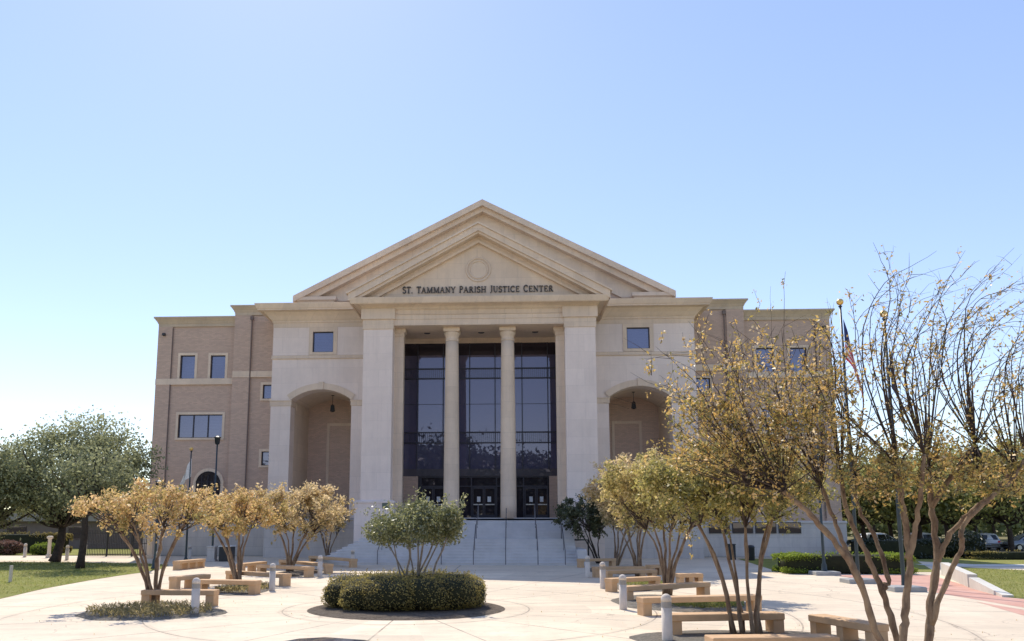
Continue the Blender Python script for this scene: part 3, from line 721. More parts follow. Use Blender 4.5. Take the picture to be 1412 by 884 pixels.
# -- brick wings
def wing(px_out, px_step, px_pipe, px_in, wins, trip, smalls, sgn, arch=None):
    xo = Xp(px_out[0], px_out[1], Yw); xs_ = Xp(px_step[0], px_step[1], Yw - .35); xi = Xp(px_in[0], px_in[1], Yb) + sgn * 1.0
    lo, hi = sorted((xo, xs_)); lo2, hi2 = sorted((xs_, xi))
    ZA = (Zp(270, 436.2, Yw - .7) + Zp(1085, 423.3, Yw - .7)) / 2
    ZB = (Zp(340, 420.6, Yw - 1.0) + Zp(1000, 409.2, Yw - 1.0)) / 2
    holes = [rect(*w, Yw) for w in wins] + [rect(*trip, Yw)]
    m = MB(); wall_face(m, lo, hi, Zl - .3, ZA - .75, Yw, holes)
    for x in (xo,): m.add([(x, Yw, 0), (x, 92, 0), (x, 92, ZA - .75), (x, Yw, ZA - .75)], [(0, 1, 2, 3)])
    # slightly proud corner pilaster
    a, b = sorted((xo, xo + sgn * 1.15))
    m.box(a - .03, b, Yw - .1, Yw + .2, Zl - .3, ZA - .74)
    m.build('wall', M['brick'], court)
    y2 = Yw - .35; holes2 = [rect(*w, y2) for w in smalls]
    m = MB(); wall_face(m, lo2, hi2, Zl - .3, ZB - .8, y2, holes2)
    m.add([(xs_, y2, Zl - .3), (xs_, 92, Zl - .3), (xs_, 92, ZB - .8), (xs_, y2, ZB - .8)], [(0, 1, 2, 3)])
    a, b = sorted((xs_ - sgn * .02, xs_ + sgn * 1.35)); m.box(a, b, y2 - .1, y2 + .2, Zl - .3, ZB - .79)
    m.build('wall', M['brick'], court)
    prof = lambda z: [(.02, z - .78), (.04, z - .55), (.08, z - .5), (.13, z - .38), (.27, z - .18), (.30, z - .14), (.34, z - .12), (.34, z)]
    MB().stack(lo, hi, Yw - .08, 92, prof(ZA)).build('cornice', M['wing_trim'], court)
    MB().stack(lo2, hi2, y2 - .08, 92, prof(ZB)).build('cornice', M['wing_trim'], court)
    for h, dv in zip(holes, [0] * len(wins) + [2]): window(h, Yw, dv, .06, .2, dv > 0)
    for h in holes2: window(h, y2, 0, .06, .2, True)
    # string courses
    zc = holes[0][2]
    MB().box(lo - .05, hi - .02 if sgn > 0 else hi + .05, Yw - .13, Yw + .1, zc - .5, zc - .004).build('string_course', M['trim'], court)
    z2 = Zp(360, 512, y2) if sgn > 0 else Zp(970, 503, y2)
    MB().box(lo2 - .03, hi2 + .03, y2 - .13, y2 + .1, z2 - .5, z2).build('string_course', M['trim'], court)
    xp = Xp(*px_pipe, y2); p = MB(); p.tube([(xp, y2 - .14, Zl), (xp, y2 - .14, ZB - .9)], .055, 6); p.box(xp - .12, xp + .12, y2 - .25, y2 - .1, ZB - 1.2, ZB - .9); p.build('downpipe', M['joint'], court)
    xp = xo + sgn * 1.18; p = MB(); p.tube([(xp, Yw - .08, Zl), (xp, Yw - .08, ZA - .9)], .045, 6); p.build('downpipe', M['joint'], court)
    lx = xo + sgn * .5; l = MB(); l.box(lx - .1, lx + .1, Yw - .35, Yw - .1, ZA - 1.55, ZA - 1.35); l.build('floodlight', M['dark_metal'], court)
    pb = MB(); a, b = sorted((xo - sgn * .12, xi)); pb.box(a, b, Yw - .5, Yw + .3, 0, Zl - .42); pb.stack(a, b, Yw - .5, Yw + .3, [(0, Zl - .42), (.06, Zl - .38), (.06, Zl - .26), (.0, Zl - .2)])
    pb.build('podium', M['podium'], court)
    return ZA
wing((220.5, 445), (325, 440), (348.5, 440), (377.3, 452), [(247.5, 490, 269.5, 522.5), (289.5, 490, 311.3, 522.3)], (244.6, 571.5, 307, 604), [(362, 530.5, 380, 550), (360, 622.5, 376, 642)], 1)
wing((1142.4, 433), (1024, 425), (997, 425), (957.3, 460), [(1044, 479.6, 1066, 513), (1090, 479.3, 1111.5, 512.6)], (1052, 563, 1116, 596), [(957, 521, 979, 541), (960, 615, 982, 635)], -1)
# arched ground floor window of the left wing
ax0, az0 = at(269, 692, Yw - .1); ax1, az1 = at(304, 664, Yw - .1); apz_ = Zp(287, 650, Yw - .1)
cx = (ax0 + ax1) / 2; hwid = (ax1 - ax0) / 2; rise = apz_ - az1; Ra = (hwid ** 2 + rise ** 2) / (2 * rise); cz = apz_ - Ra
def arch_poly(gro, zbot):
    return [(cx - hwid - gro, zbot), (cx + hwid + gro, zbot)] + [(cx + (hwid + gro) * q, cz + math.sqrt(max(.01, (Ra + gro) ** 2 - ((hwid + gro) * q) ** 2))) for q in [1 - i / 8 for i in range(17)]]
aw = MB().prism(arch_poly(.25, az0), Yw - .12, Yw + .02).build('window', M['trim'], court)
MB().prism(arch_poly(0, az0 + .05), Yw - .16, Yw - .1).build('pane', M['door_glass'], aw)
gm = MB()
for q in (-.5, 0, .5): gm.box(cx + hwid * q - .04, cx + hwid * q + .04, Yw - .2, Yw - .155, az0 + .06, az1 + rise * .6)
gm.box(cx - hwid, cx + hwid, Yw - .195, Yw - .157, az1 - .08, az1)
gm.build('frame', M['mullion'], aw)
# dark window strip in the right podium
for x0, x1 in ((978, 1006), (1010, 1038), (1042, 1070), (1074, 1104)):
    h = rect(x0, 720, x1, 735.5, Yw - .55)
    w = MB().box(h[0], h[1], Yw - .58, Yw - .49, h[2], h[3]).build('window', M['mullion'], court)
    MB().box(h[0] + .06, h[1] - .06, Yw - .6, Yw - .57, h[2] + .06, h[3] - .06).build('pane', M['door_glass'], w)

# ------------------------------------------------------------------ front steps
Ys = 47.2; n1, n2 = 9, 8; r1 = Zl / (n1 + n2); td = .3
xL, xR = -12.4, Xp(797, 776, Ys)
steps = empty('front_steps', (AX, Ys, 0), 0, 'broad pale stone steps rising to the courthouse doors with slim metal handrails', 'steps')
fl = MB()
for k in range(n1):
    fl.box(xL + td * k, xR, Ys + td * k, Yp - .31, r1 * k, r1 * (k + 1) - .0)
    fl.box(xL + td * k - .02, xR, Ys + td * k - .025, Ys + td * k + .1, r1 * (k + 1) - .045, r1 * (k + 1) + .002)
fl.build('lower_flight', M['step'], steps)
uf = MB(); ux0, ux1 = pxl[1] + .31, pxr[0] - .35; yu = 50.9
for k in range(n2):
    z0 = r1 * (n1 + k)
    uf.box(ux0, ux1, yu + td * k, 53.0, z0 + .002, z0 + r1)
    uf.box(ux0, ux1, yu + td * k - .025, yu + td * k + .1, z0 + r1 - .045, z0 + r1 + .002)
for x0, x1 in ((ux0 - .6, ux0), (ux1, ux1 + .6)):
    uf.box(x0, x1, yu - .3, 53.0, r1 * n1, Zl + .12)
uf.build('upper_flight', M['step'], steps)
ck = MB().bevbox(xR, xR + .55, Ys - .1, Yp - .4, 0, r1 * n1 * .62, .03)
ck.build('cheek_wall', M['step'], steps)
for k in range(7):
    x = Xp(653, 775, Ys) + (k - 3) * 1.96
    if x > ux1: x = ux1 - .2
    h = MB(); hz = .92
    pth = [(x, Ys - .2, .05), (x, Ys - .2, hz - .03), (x, Ys - .05, hz), (x, Ys + td * n1, r1 * n1 + hz), (x, yu, r1 * n1 + hz), (x, yu + td * n2, Zl + hz), (x, yu + td * n2 + .4, Zl + hz), (x, yu + td * n2 + .4, Zl)]
    h.tube(pth, .028, 8)
    for y, zb_ in ((Ys + td * n1 / 2, r1 * n1 / 2), (Ys + td * n1 + .1, r1 * n1), (yu - .15, r1 * n1), (yu + td * n2 / 2, r1 * n1 + r1 * n2 / 2)):
        zt_ = r1 * n1 + hz if zb_ == r1 * n1 else zb_ + hz + .08
        h.tube([(x, y, zb_ - .1), (x, y, zt_)], .022, 6)
    h.build('handrail', M['rail_metal'], steps)
h = MB(); hp = [at(792, 744.5, 51.2), at(811, 744.5, 51.2)]
h.tube([(hp[0][0], 51.2, hp[0][1]), (hp[1][0], 51.2, hp[1][1]), (hp[1][0], 51.2, 0)], .06, 6); h.build('handrail', M['dark_metal'], steps, 'short black rail turning down beside the right end of the steps')

# ------------------------------------------------------------------ street furniture
def bench(p, q, label, legs=2, h=.5, d=.46, back=True, lw_=.28, group='tan concrete benches on the plaza'):
    (xa, ya), (xb, yb) = gr(*p), gr(*q)
    L = math.hypot(xb - xa, yb - ya); ang = math.atan2(yb - ya, xb - xa)
    root = empty('bench', (xa, ya, 0), ang, label, 'bench', group)
    ORG[root] = np.zeros(3)
    s = MB().stack(.015, L - .015, .015, d - .015, [(0, h - .155), (.015, h - .14), (.015, h - .015), (0, h)])
    s.build('seat', M['bench'], root)
    e = lw_ if legs == 2 else .2
    for k in range(2):
        x0 = .0 if k == 0 else L - e
        if legs == 2:
            MB().box(x0 + .01, x0 + e - .01, .03, d - .03, 0, h - .153).build('leg', M['bench'], root)
    if legs > 2:
        n = legs - 1
        for k in range(legs):
            x0 = .01 + (L - e - .02) * k / n
            MB().box(x0, x0 + e, .03, d - .03, 0, h - .153).build('leg', M['bench'], root)
    return root
bench((193, 836.5), (294, 837), 'tan concrete bench behind the trunk of the nearest left crepe myrtle')
bench((243.5, 813.7), (290, 809), 'short tan bench with three legs behind the nearest left bollard', 3)
bench((268, 818.5), (351, 820.5), 'tan bench in front of the second left crepe myrtle')
bench((310, 803), (389.5, 809), 'tan bench whose right end stands behind the second left bollard')
bench((336, 791), (368, 787), 'short bench left of the third left crepe myrtle, back row', 3)
bench((353, 792.5), (423.5, 796.7), 'tan bench in front of the third left crepe myrtle')
bench((384, 784), (448.5, 791.7), 'tan bench whose right end stands behind the third left bollard')
bench((425, 777.5), (483.5, 783), 'bench nearest the left foot of the steps beside the farthest left bollard')
bench((248, 786.5), (283, 782.6), 'short bench with four legs standing alone on the far left paving', 4)
bench((821, 796.7), (891, 795.5), 'tan bench right of the second farthest right bollard')
bench((838, 803), (907, 801), 'tan bench right of the bollard third from the right front')
bench((844.6, 817), (912, 813), 'tan bench just behind the second nearest right bollard', 2)
bench((866, 830.6), (980.6, 823), 'long tan bench in front of the slim yellow green crepe myrtle')
bench((887.6, 850), (1052, 845), 'long tan bench behind the nearest right bollard')
bench((926, 879), (1083.6, 876), 'long tan bench with its left end touching the nearest right bollard')
bench((985, 919), (1160, 917), 'tan bench cut off by the bottom edge in front of the right crepe myrtle trunk')
bench((1116, 878), (1203, 896), 'short angled bench near the trunks of the largest crepe myrtle', 3)
bench((938, 808.5), (970.5, 808), 'short bench with three legs behind the right hand row', 3)
bench((897, 793.5), (915.5, 793), 'small bench seen end on behind the right crepe myrtles', 2, lw_=.25)
bench((800, 783), (850, 782), 'shaded bench under the dark green tree right of the steps')

def make_bollard(h=1.05, r=.115):
    root = empty('bollard', (0, 0, 0)); ORG[root] = np.zeros(3)
    m = MB(); m.sm = True; m.lathe(0, 0, [(r * 1.02, 0), (r * 1.02, .02), (r, .04), (r, h * .70)], 24); m.build('post', M['bollard'], root)
    m = MB(); m.sm = False
    prof = []
    for k in range(5):
        z = h * .70 + k * h * .026; prof += [(r * .99, z), (r * .99, z + h * .016), (r * .88, z + h * .018), (r * .88, z + h * .025)]
    m.lathe(0, 0, prof, 24); m.build('louvre', M['bollard_band'], root)
    m = MB(); m.sm = True; z = h * .83
    m.lathe(0, 0, [(r, z), (r, z + h * .05)] + [(r * math.cos(R(a)), z + h * .05 + r * 1.0 * math.sin(R(a))) for a in range(10, 91, 16)], 24); m.build('cap', M['bollard'], root)
    return root
bp = make_bollard(); first = True
for p, lab in [((268.5, 848), 'pale round topped bollard in front of the nearest left bench'),
    ((375, 814.6), 'pale bollard second from the front in the left row'), ((441, 795.5), 'pale bollard third from the front in the left row'),
    ((486, 782), 'pale bollard at the left foot of the steps'), ((261, 772.5), 'small pale bollard behind the lone four legged bench'),
    ((217, 786), 'pale bollard beside the dark post behind the left crepe myrtle'),
    ((34, 768.5), 'far grey bollard between the reddish shrub and the round green shrub'), ((92, 772.5), 'far bollard just right of the oak trunk'),
    ((117, 764), 'faint far bollard right of the slender dark trunk'),
    ((920.5, 885.5), 'largest and nearest bollard of the right row'), ((859.5, 840.5), 'second nearest bollard of the right row, on gravel'),
    ((831.5, 811.5), 'third bollard of the right row from the front'), ((810.5, 796.7), 'farthest bollard of the right row near the steps')]:
    o = bp if first else copy_tree(bp); first = False
    x, y = gr(*p); o.location = (x, y, 0); tag(o, lab, 'bollard', 'pale concrete bollards along the plaza')

def bin_(p, w, h, label, style):
    x, y = gr(*p); root = empty('litter_bin', (x, y, 0), 0, label, 'litter bin')
    if style == 'round':
        m = MB(); m.sm = True; m.lathe(x, y, [(w * .42, 0), (w * .46, .05), (w * .5, h * .8), (w * .52, h * .82)], 20); m.build('body', M['dark_metal'], root)
        m = MB(); m.sm = True; m.lathe(x, y, [(w * .54, h * .82), (w * .54, h * .87), (w * .4, h * .97), (w * .15, h)], 20); m.build('lid', M['dark_metal'], root)
    else:
        MB().bevbox(x - w / 2, x + w / 2, y - w / 2, y + w / 2, 0, h * .92, .03).build('body', M['dark_metal'], root)
        MB().bevbox(x - w * .55, x + w * .55, y - w * .55, y + w * .55, h * .92, h, .02).build('lid', M['bin_lid'] if style == 'white' else M['dark_metal'], root)
bin_((245, 766), .72, 1.1, 'round black litter bin at the wall behind the left crepe myrtle', 'round')
bin_((312.5, 774), .8, 1.05, 'square dark litter bin with a white lid', 'white')
bin_((1008.5, 772), .5, 1.1, 'black litter bin by the podium wall behind the right trunks', 'square')
bin_((1036, 773), .5, 1.05, 'dark litter bin seen between the right crepe myrtle stems', 'round')

def lamp(p, topz, label, plinth=False):
    x, y = gr(*p); root = empty('lamp_post', (x, y, 0), 0, label, 'lamp post', 'dark lamp posts around the plaza')
    m = MB(); m.sm = True
    m.lathe(x, y, [(.2, 0), (.2, .08), (.15, .12), (.13, .5), (.085, .6), (.07, 1.0), (.05, topz - .62)], 14)
    m.build('pole', M['green_pole'], root)
    z = topz - .6
    m = MB(); m.lathe(x, y, [(.05, z - .02), (.12, z), (.17, z + .08), (.21, z + .46)], 8); m.build('lantern', M['car_glass'], root)
    m = MB(); m.lathe(x, y, [(.25, z + .46), (.25, z + .5), (.12, z + .58), (.03, z + .6)], 8); m.build('cap', M['dark_metal'], root)
    if plinth: MB().stack(x - .25, x + .25, y - .25, y + .25, [(.05, 0), (.05, .1), (0, .12), (0, .92), (.05, .95), (.05, 1.02)]).build('plinth', M['podium'], root)
lamp((292, 774), Zp(300, 601, gr(292, 774)[1]), 'tall dark lamp post on a stone plinth in front of the left brick wing', True)
lamp((359.5, 766), Zp(364, 674, gr(359, 766)[1]), 'short dark lamp post at the wall left of the arched porch')
lamp((213, 784.5), 5.0, 'thick dark post rising into the nearest left crepe myrtle')
lamp((1137, 793), Zp(1120, 560, gr(1137, 793)[1]), 'dark pole on a low pad in front of the clipped bright hedge')
def pad(p, label):
    x, y = gr(*p); m = MB().stack(x - .6, x + .6, y - .5, y + .5, [(0, 0), (0, .16), (-.03, .19)]); o = m.build('pole_pad', M['pad'], None, None, (x, y, 0)); tag(o, label, 'concrete pad', 'concrete pads under the poles')
pad((1137, 793), 'leftmost concrete pad under the pole by the hedge')
pad((1184, 804), 'middle concrete pad under the pole with the striped flag')
pad((1247, 815), 'nearest concrete pad under the pole with the dark flag')

def flagpole(p, top_px, label, ball=.16, r=.075):
    x, y = gr(*p); H = Zp(top_px[0], top_px[1], y)
    root = empty('flagpole', (x, y, 0), 0, label, 'flagpole', 'flagpoles')
    m = MB(); m.sm = True; m.lathe(x, y, [(r * 2, 0), (r * 2, .1), (r * 1.2, .2), (r, .5), (r * .95, H * .5), (r * .6, H - ball * 2.6)], 12); m.build('pole', M['green_pole'], root)
    m = MB(); m.lathe(x, y, [(r * .6, H - ball * 2.6), (r * 1.1, H - ball * 2.5), (r * 1.1, H - ball * 2.2), (.03, H - ball * 2.1), (.03, H - ball * 1.8)], 12); m.build('truck', M['dark_metal'], root)
    m = MB(); m.sm = True; m.lathe(x, y, [(ball * math.cos(R(a)) + .001, H - ball + ball * math.sin(R(a))) for a in range(-90, 91, 15)], 16); m.build('ball', M['gold'], root)
    return x, y, H
FC = {k: plain('flag_' + k, c, .8) for k, c in dict(red=(.72, .07, .08), white=(.75, .72, .7), blue=(.03, .045, .16), navy=(.045, .05, .075), pale=(.85, .8, .74), gold=(.4, .28, .1)).items()}
def flag(x, y, ztop, hoist, drop, width, kind, label):
    # limp cloth: the hoist stays on the pole, the fly hangs down in folds
    nu, nv = 28, 26; P = []; m = MB(); m.sm = True
    mats = [FC['red'], FC['white'], FC['blue'], FC['navy'], FC['pale'], FC['gold']]
    for i in range(nv + 1):
        v = i / nv; row = []
        for j in range(nu + 1):
            u = j / nu
            zz = ztop - v * hoist * (1 - .25 * u) - u ** 1.1 * (drop - hoist * .75)
            out_ = width * (1 - (1 - u) ** 2.2) * (.45 + .55 * v) + .08
            fold = .075 * math.sin(u * 17 + v * 1.5) * (.25 + u)
            row.append((x + out_ * .9 + fold * .5, y - .05 + fold * 1.2 - .08 * u, zz))
        P.append(row)
    vs = [q for row in P for q in row]; n = len(m.v); m.v += vs
    for i in range(nv):
        for j in range(nu):
            u, v = (j + .5) / nu, (i + .5) / nv
            if kind == 'us': k = 2 if (u < .3 and v < 7 / 13) else (0 if int(v * 13) % 2 == 0 else 1)
            elif kind == 'navy': k = 3 if not (.4 < u < .6 and .35 < v < .65) else 4
            else: k = 4
            a = i * (nu + 1) + j; m.f.append((a, a + 1, a + nu + 2, a + nu + 1)); m.mi.append(k); m.smf.append(True)
    o = m.build('flag', mats, None, None, (x, y, ztop)); tag(o, label, 'flag')
fx, fy, fh = flagpole((1184, 803), (1158.5, 412), 'tall dark flagpole with gold ball and the striped flag', .155)
flag(fx, fy, Zp(1163, 440, fy), 1.9, 3.9, .72, 'us', 'limp red white and blue striped flag hanging against its pole')
fx, fy, fh = flagpole((1247, 814), (1216, 428), 'dark flagpole with gold ball carrying the dark flag, nearest the camera', .15)
flag(fx, fy, Zp(1217, 475, fy), 1.8, 4.0, .46, 'navy', 'limp dark flag hanging on the nearer right pole')
fx, fy, fh = flagpole((256, 773), (264, 616.5), 'short flagpole with small gold ball in front of the left brick wing', .13, .07)
flag(fx, fy, Zp(263, 632, fy), 1.3, 2.9, -1.05, 'pale', 'limp pale flag hanging on the short left pole')

# fence, pillars, low wall, sign stake
fn = empty('fence', (gr(100, 767)[0], 57.5, 0), 0, 'dark iron picket fence under the oak left of the courthouse', 'fence')
xa, xb = Xp(112, 760, 58), Xp(204, 760, 58)
m = MB()
for z in (.15, .95, 1.75): m.box(xa, xb, 57.97, 58.03, z, z + .05)
m.build('rail', M['dark_metal'], fn)
m = MB(); x = xa
while x < xb: m.box(x - .012, x + .012, 57.98, 58.02, .05, 2.0); x += .13
m.build('picket', M['dark_metal'], fn)
k = 0
while xa + k * 2.0 < xb:
    x = xa + k * 2.0; MB().box(x - .05, x + .05, 57.94, 58.06, 0, 2.15).build('post', M['dark_metal'], fn); k += 1
def pillar(p, w, h, label, mat):
    x, y = gr(*p); m = MB().stack(x - w / 2, x + w / 2, y - w / 2, y + w / 2, [(.06, 0), (.06, .2), (0, .24), (0, h - .22), (.07, h - .18), (.07, h - .06), (0, h)])
    o = m.build('pillar', mat, None, None, (x, y, 0)); tag(o, label, 'pillar')
pillar((207, 770), .38, 2.4, 'slim beige stone pillar at the left corner of the courthouse', M['trim'])
pillar((67, 769), .18, 1.6, 'white pillar post left of the oak trunk', M['bollard'])
x, y = gr(14, 803); o = MB().bevbox(x - .05, x + .05, y - .05, y + .05, 0, .72, .01).build('marker_stake', M['bollard'], None, None, (x, y, 0)); tag(o, 'thin pale marker stake standing on the left lawn', 'stake')
def wallseg(p, q, h0, h1, w, label):
    (xa, ya), (xb, yb) = gr(*p), gr(*q); L = math.hypot(xb - xa, yb - ya); nx, ny = -(yb - ya) / L * w, (xb - xa) / L * w
    if nx < 0: nx, ny = -nx, -ny
    m = MB().hexa([(xa, ya, 0), (xb, yb, 0), (xb + nx, yb + ny, 0), (xa + nx, ya + ny, 0)], [(xa, ya, h0), (xb, yb, h1), (xb + nx, yb + ny, h1), (xa + nx, ya + ny, h0)])
    o = m.build('low_wall', M['kerb'], None, None, (xa, ya, 0)); tag(o, label, 'low wall')
wallseg((1298, 793), (1335, 810), .62, .52, .35, 'white concrete low wall at the corner of the right lawn')
wallseg((1337, 811), (1382, 823.5), .42, .08, .35, 'white kerb wall tapering down along the right lawn')

# ------------------------------------------------------------------ planting beds
def blob(cx, cy, rx, ry, seed, n=40, amp=.12):
    r_ = random.Random(seed); ph = [r_.uniform(0, 6.28) for _ in range(4)]
    out = []
    for i in range(n):
        a = 2 * math.pi * i / n; k = 1 + amp * (math.sin(2 * a + ph[0]) * .6 + math.sin(3 * a + ph[1]) * .4 + .25 * math.sin(7 * a + ph[2]))
        out.append((cx + rx * k * math.cos(a), cy + ry * k * math.sin(a)))
    return out
def bed(p, rx, ry, seed, mat, label, amp=.12, mound=.06):
    x, y = gr(*p); pts = blob(x, y, rx, ry, seed, amp=amp)
    m = MB(); n = len(pts); vs = [(a, b, .002) for a, b in pts] + [(x + (a - x) * .92, y + (b - y) * .92, mound * .8) for a, b in pts] + [(x, y, mound)]
    m.add(vs, [(i, (i + 1) % n, (i + 1) % n + n, i + n) for i in range(n)] + [(i + n, (i + 1) % n + n, 2 * n) for i in range(n)])
    o = m.build('planting_bed', mat, None, None, (x, y, 0)); tag(o, label, 'planting bed'); return x, y
def tufts(pts_fn, n, h, label, mat=TUFT, name='ground_cover', size=.07):
    C = np.array([pts_fn() for _ in range(n)]); C[:, 2] += rng.uniform(.02, h, n)
    o = leaf_mesh(name, C, size, mat, None, None, 1.2, .16); tag(o, label, 'ground cover', None, 'stuff'); return o
def in_ell(x, y, rx, ry, z=.04):
    def f():
        a = rnd.uniform(0, 6.283); q = math.sqrt(rnd.random()); return (x + rx * q * math.cos(a), y + ry * q * math.sin(a), z)
    return f
bx, by = bed((562, 839), 2.95, 2.95, 3, M['mulch'], 'round dark mulch bed around the central hedge', .015)
q = bed((208, 846), 1.95, 1.7, 4, M['gravel'], 'bed at the foot of the nearest left crepe myrtle'); tufts(in_ell(*q, 1.75, 1.5), 2600, .2, 'brown green ground cover under the nearest left crepe myrtle')
q = bed((336, 814), 1.15, 2.0, 5, M['gravel'], 'bed around the second left crepe myrtle'); tufts(in_ell(*q, .95, 1.7), 1500, .18, 'low green ground cover under the second left crepe myrtle')
q = bed((412, 790), 1.1, 2.6, 6, M['mulch'], 'dark bed around the third left crepe myrtle')
q = bed((1035, 884), 2.4, 1.7, 8, M['gravel'], 'nearest right bed with gravel and the nearest bollard')
q = bed((935, 832), 2.1, 2.6, 9, M['gravel'], 'right bed with grass behind the nearest right bollard'); tufts(in_ell(q[0] + .6, q[1] - 1.0, 1.2, .9), 1600, .16, 'grassy ground cover between the right benches', LAWNB)
q = bed((878, 808), 1.5, 2.6, 10, M['gravel'], 'right bed around the tan crepe myrtle stems'); tufts(in_ell(q[0] + .3, q[1], 1.0, 1.4), 900, .16, 'small grassy ground cover in the far right bed', LAWNB)
q = bed((846, 787), 1.4, 3.2, 11, M['mulch'], 'farthest right bed next to the steps')
C = []
for (px, py, sx, sy, n) in [(215, 838, 2.2, 2.2, 170), (330, 806, 1.8, 2.4, 120), (400, 790, 1.6, 2.2, 90), (1030, 872, 2.2, 2.0, 190), (925, 824, 2.0, 2.2, 130), (878, 800, 1.6, 2.2, 90), (1210, 870, 2.6, 3.0, 200), (562, 842, 3.2, 2.6, 120), (700, 830, 7, 7, 90)]:
    x, y = gr(px, py)
    for _ in range(n): C.append((x + rnd.gauss(0, sx), y + rnd.gauss(0, sy), .02))
o = leaf_mesh('leaf_litter', np.array(C[::2]), .02, TAN, None, None, 3.0, .5); tag(o, 'fallen tan leaves scattered over the paving and beds', 'leaf litter', None, 'stuff')
# lawn blades, left
LP = np.array(lw)
def inside(poly, x, y):
    c = False; j = len(poly) - 1
    for i in range(len(poly)):
        xi, yi = poly[i]; xj, yj = poly[j]
        if (yi > y) != (yj > y) and x < (xj - xi) * (y - yi) / (yj - yi) + xi: c = not c
        j = i
    return c
def lawn_pts(poly, x0, x1, y0, y1):
    def f():
        while True:
            x, y = rnd.uniform(x0, x1), rnd.uniform(y0, y1)
            if inside(poly, x, y): return (x, y, .0)
    return f
tufts(lawn_pts(lw, -40, -18, 22, 50), 14000, .07, 'short green grass of the left lawn', LAWNB, 'grass', .06)
tufts(lawn_pts(rl + rl2, 17, 34, 24, 44), 12000, .06, 'short green grass of the right lawn', LAWNB, 'grass', .055)

# ------------------------------------------------------------------ trees and shrubs
def curve(p0, p1, bow, n=6):
    p0, p1 = np.array(p0, float), np.array(p1, float); pts = []
    for i in range(n + 1):
        t = i / n; pts.append(p0 * (1 - t) + p1 * t + np.array(bow) * (4 * t * (1 - t)) + (0 if i in (0, n) else rng.normal(0, .02, 3)))
    return pts
def crown_pts(c, r, ncl, per, sig, shell=.45, flat=0.0):
    cl = []
    while len(cl) < ncl:
        d = rng.normal(size=3); d /= np.linalg.norm(d); q = rng.uniform(shell, 1) ** .6
        p = d * q * rng.uniform(.82, 1.18)
        if p[2] < -flat * .999 and flat: p[2] *= .6
        cl.append(p)
    cl = np.array(cl) * r + c
    k = rng.integers(int(per * .5), int(per * 1.5), ncl)
    pts = np.concatenate([cl[i] + rng.normal(size=(k[i], 3)) * sig * rng.uniform(.6, 1.3) * np.array([1, 1, .75]) for i in range(ncl)])
    var = np.concatenate([np.full(k[i], rng.uniform(-.22, .22)) for i in range(ncl)])
    return cl, pts, var
def twig_crown(c, r, ncl, per, sig, nl=12):
    lobes = []
    for _ in range(nl):
        a = rng.uniform(0, 6.283); q = rng.uniform(.25, .8) ** .7; lobes.append((math.cos(a) * q, math.sin(a) * q, rng.uniform(-.35, .65) * (1 - .35 * q), rng.uniform(.2, .4)))
    lobes += [(.78, rng.uniform(-.3, .3), rng.uniform(-.2, .25), .3), (-.78, rng.uniform(-.3, .3), rng.uniform(-.2, .25), .3), (0, 0, .35, .5), (.1, -.3, -.1, .5)]
    cl, pts, var, tws = [], [], [], []
    for _ in range(ncl):
        l = lobes[rng.integers(len(lobes))]; d = rng.normal(size=3); d *= rng.uniform(.2, 1) ** .5 / np.linalg.norm(d)
        p = np.array(l[:3]) + d * l[3] * np.array([1.0, 1.0, .62])
        if rng.random() < .5: p = d * np.array([1.02, 1.02, .9]) * (1 if d[2] > 0 else .9)
        c0 = c + p * r; cl.append(c0)
        out = p / (np.linalg.norm(p) + .2); vb = rng.uniform(-.22, .22); m = rng.integers(3, 7)
        for _ in range(m):
            t = out * .7 + rng.normal(0, .65, 3) + np.array([0, 0, .25]); t /= np.linalg.norm(t); ln = sig * rng.uniform(.8, 2.1); e = c0 + t * ln + np.array([0, 0, -.06 * ln])
            tws.append((c0, e)); k = int(per / 4.5 * rng.uniform(.5, 1.5)); q = rng.uniform(.1, 1.05, k) ** .75
            pts.append(c0 + (e - c0) * q[:, None] + rng.normal(0, .16 * sig + .02, (k, 3))); var.append(np.full(k, vb + rng.uniform(-.14, .14)))
    return np.array(cl), np.concatenate(pts), np.concatenate(var), tws
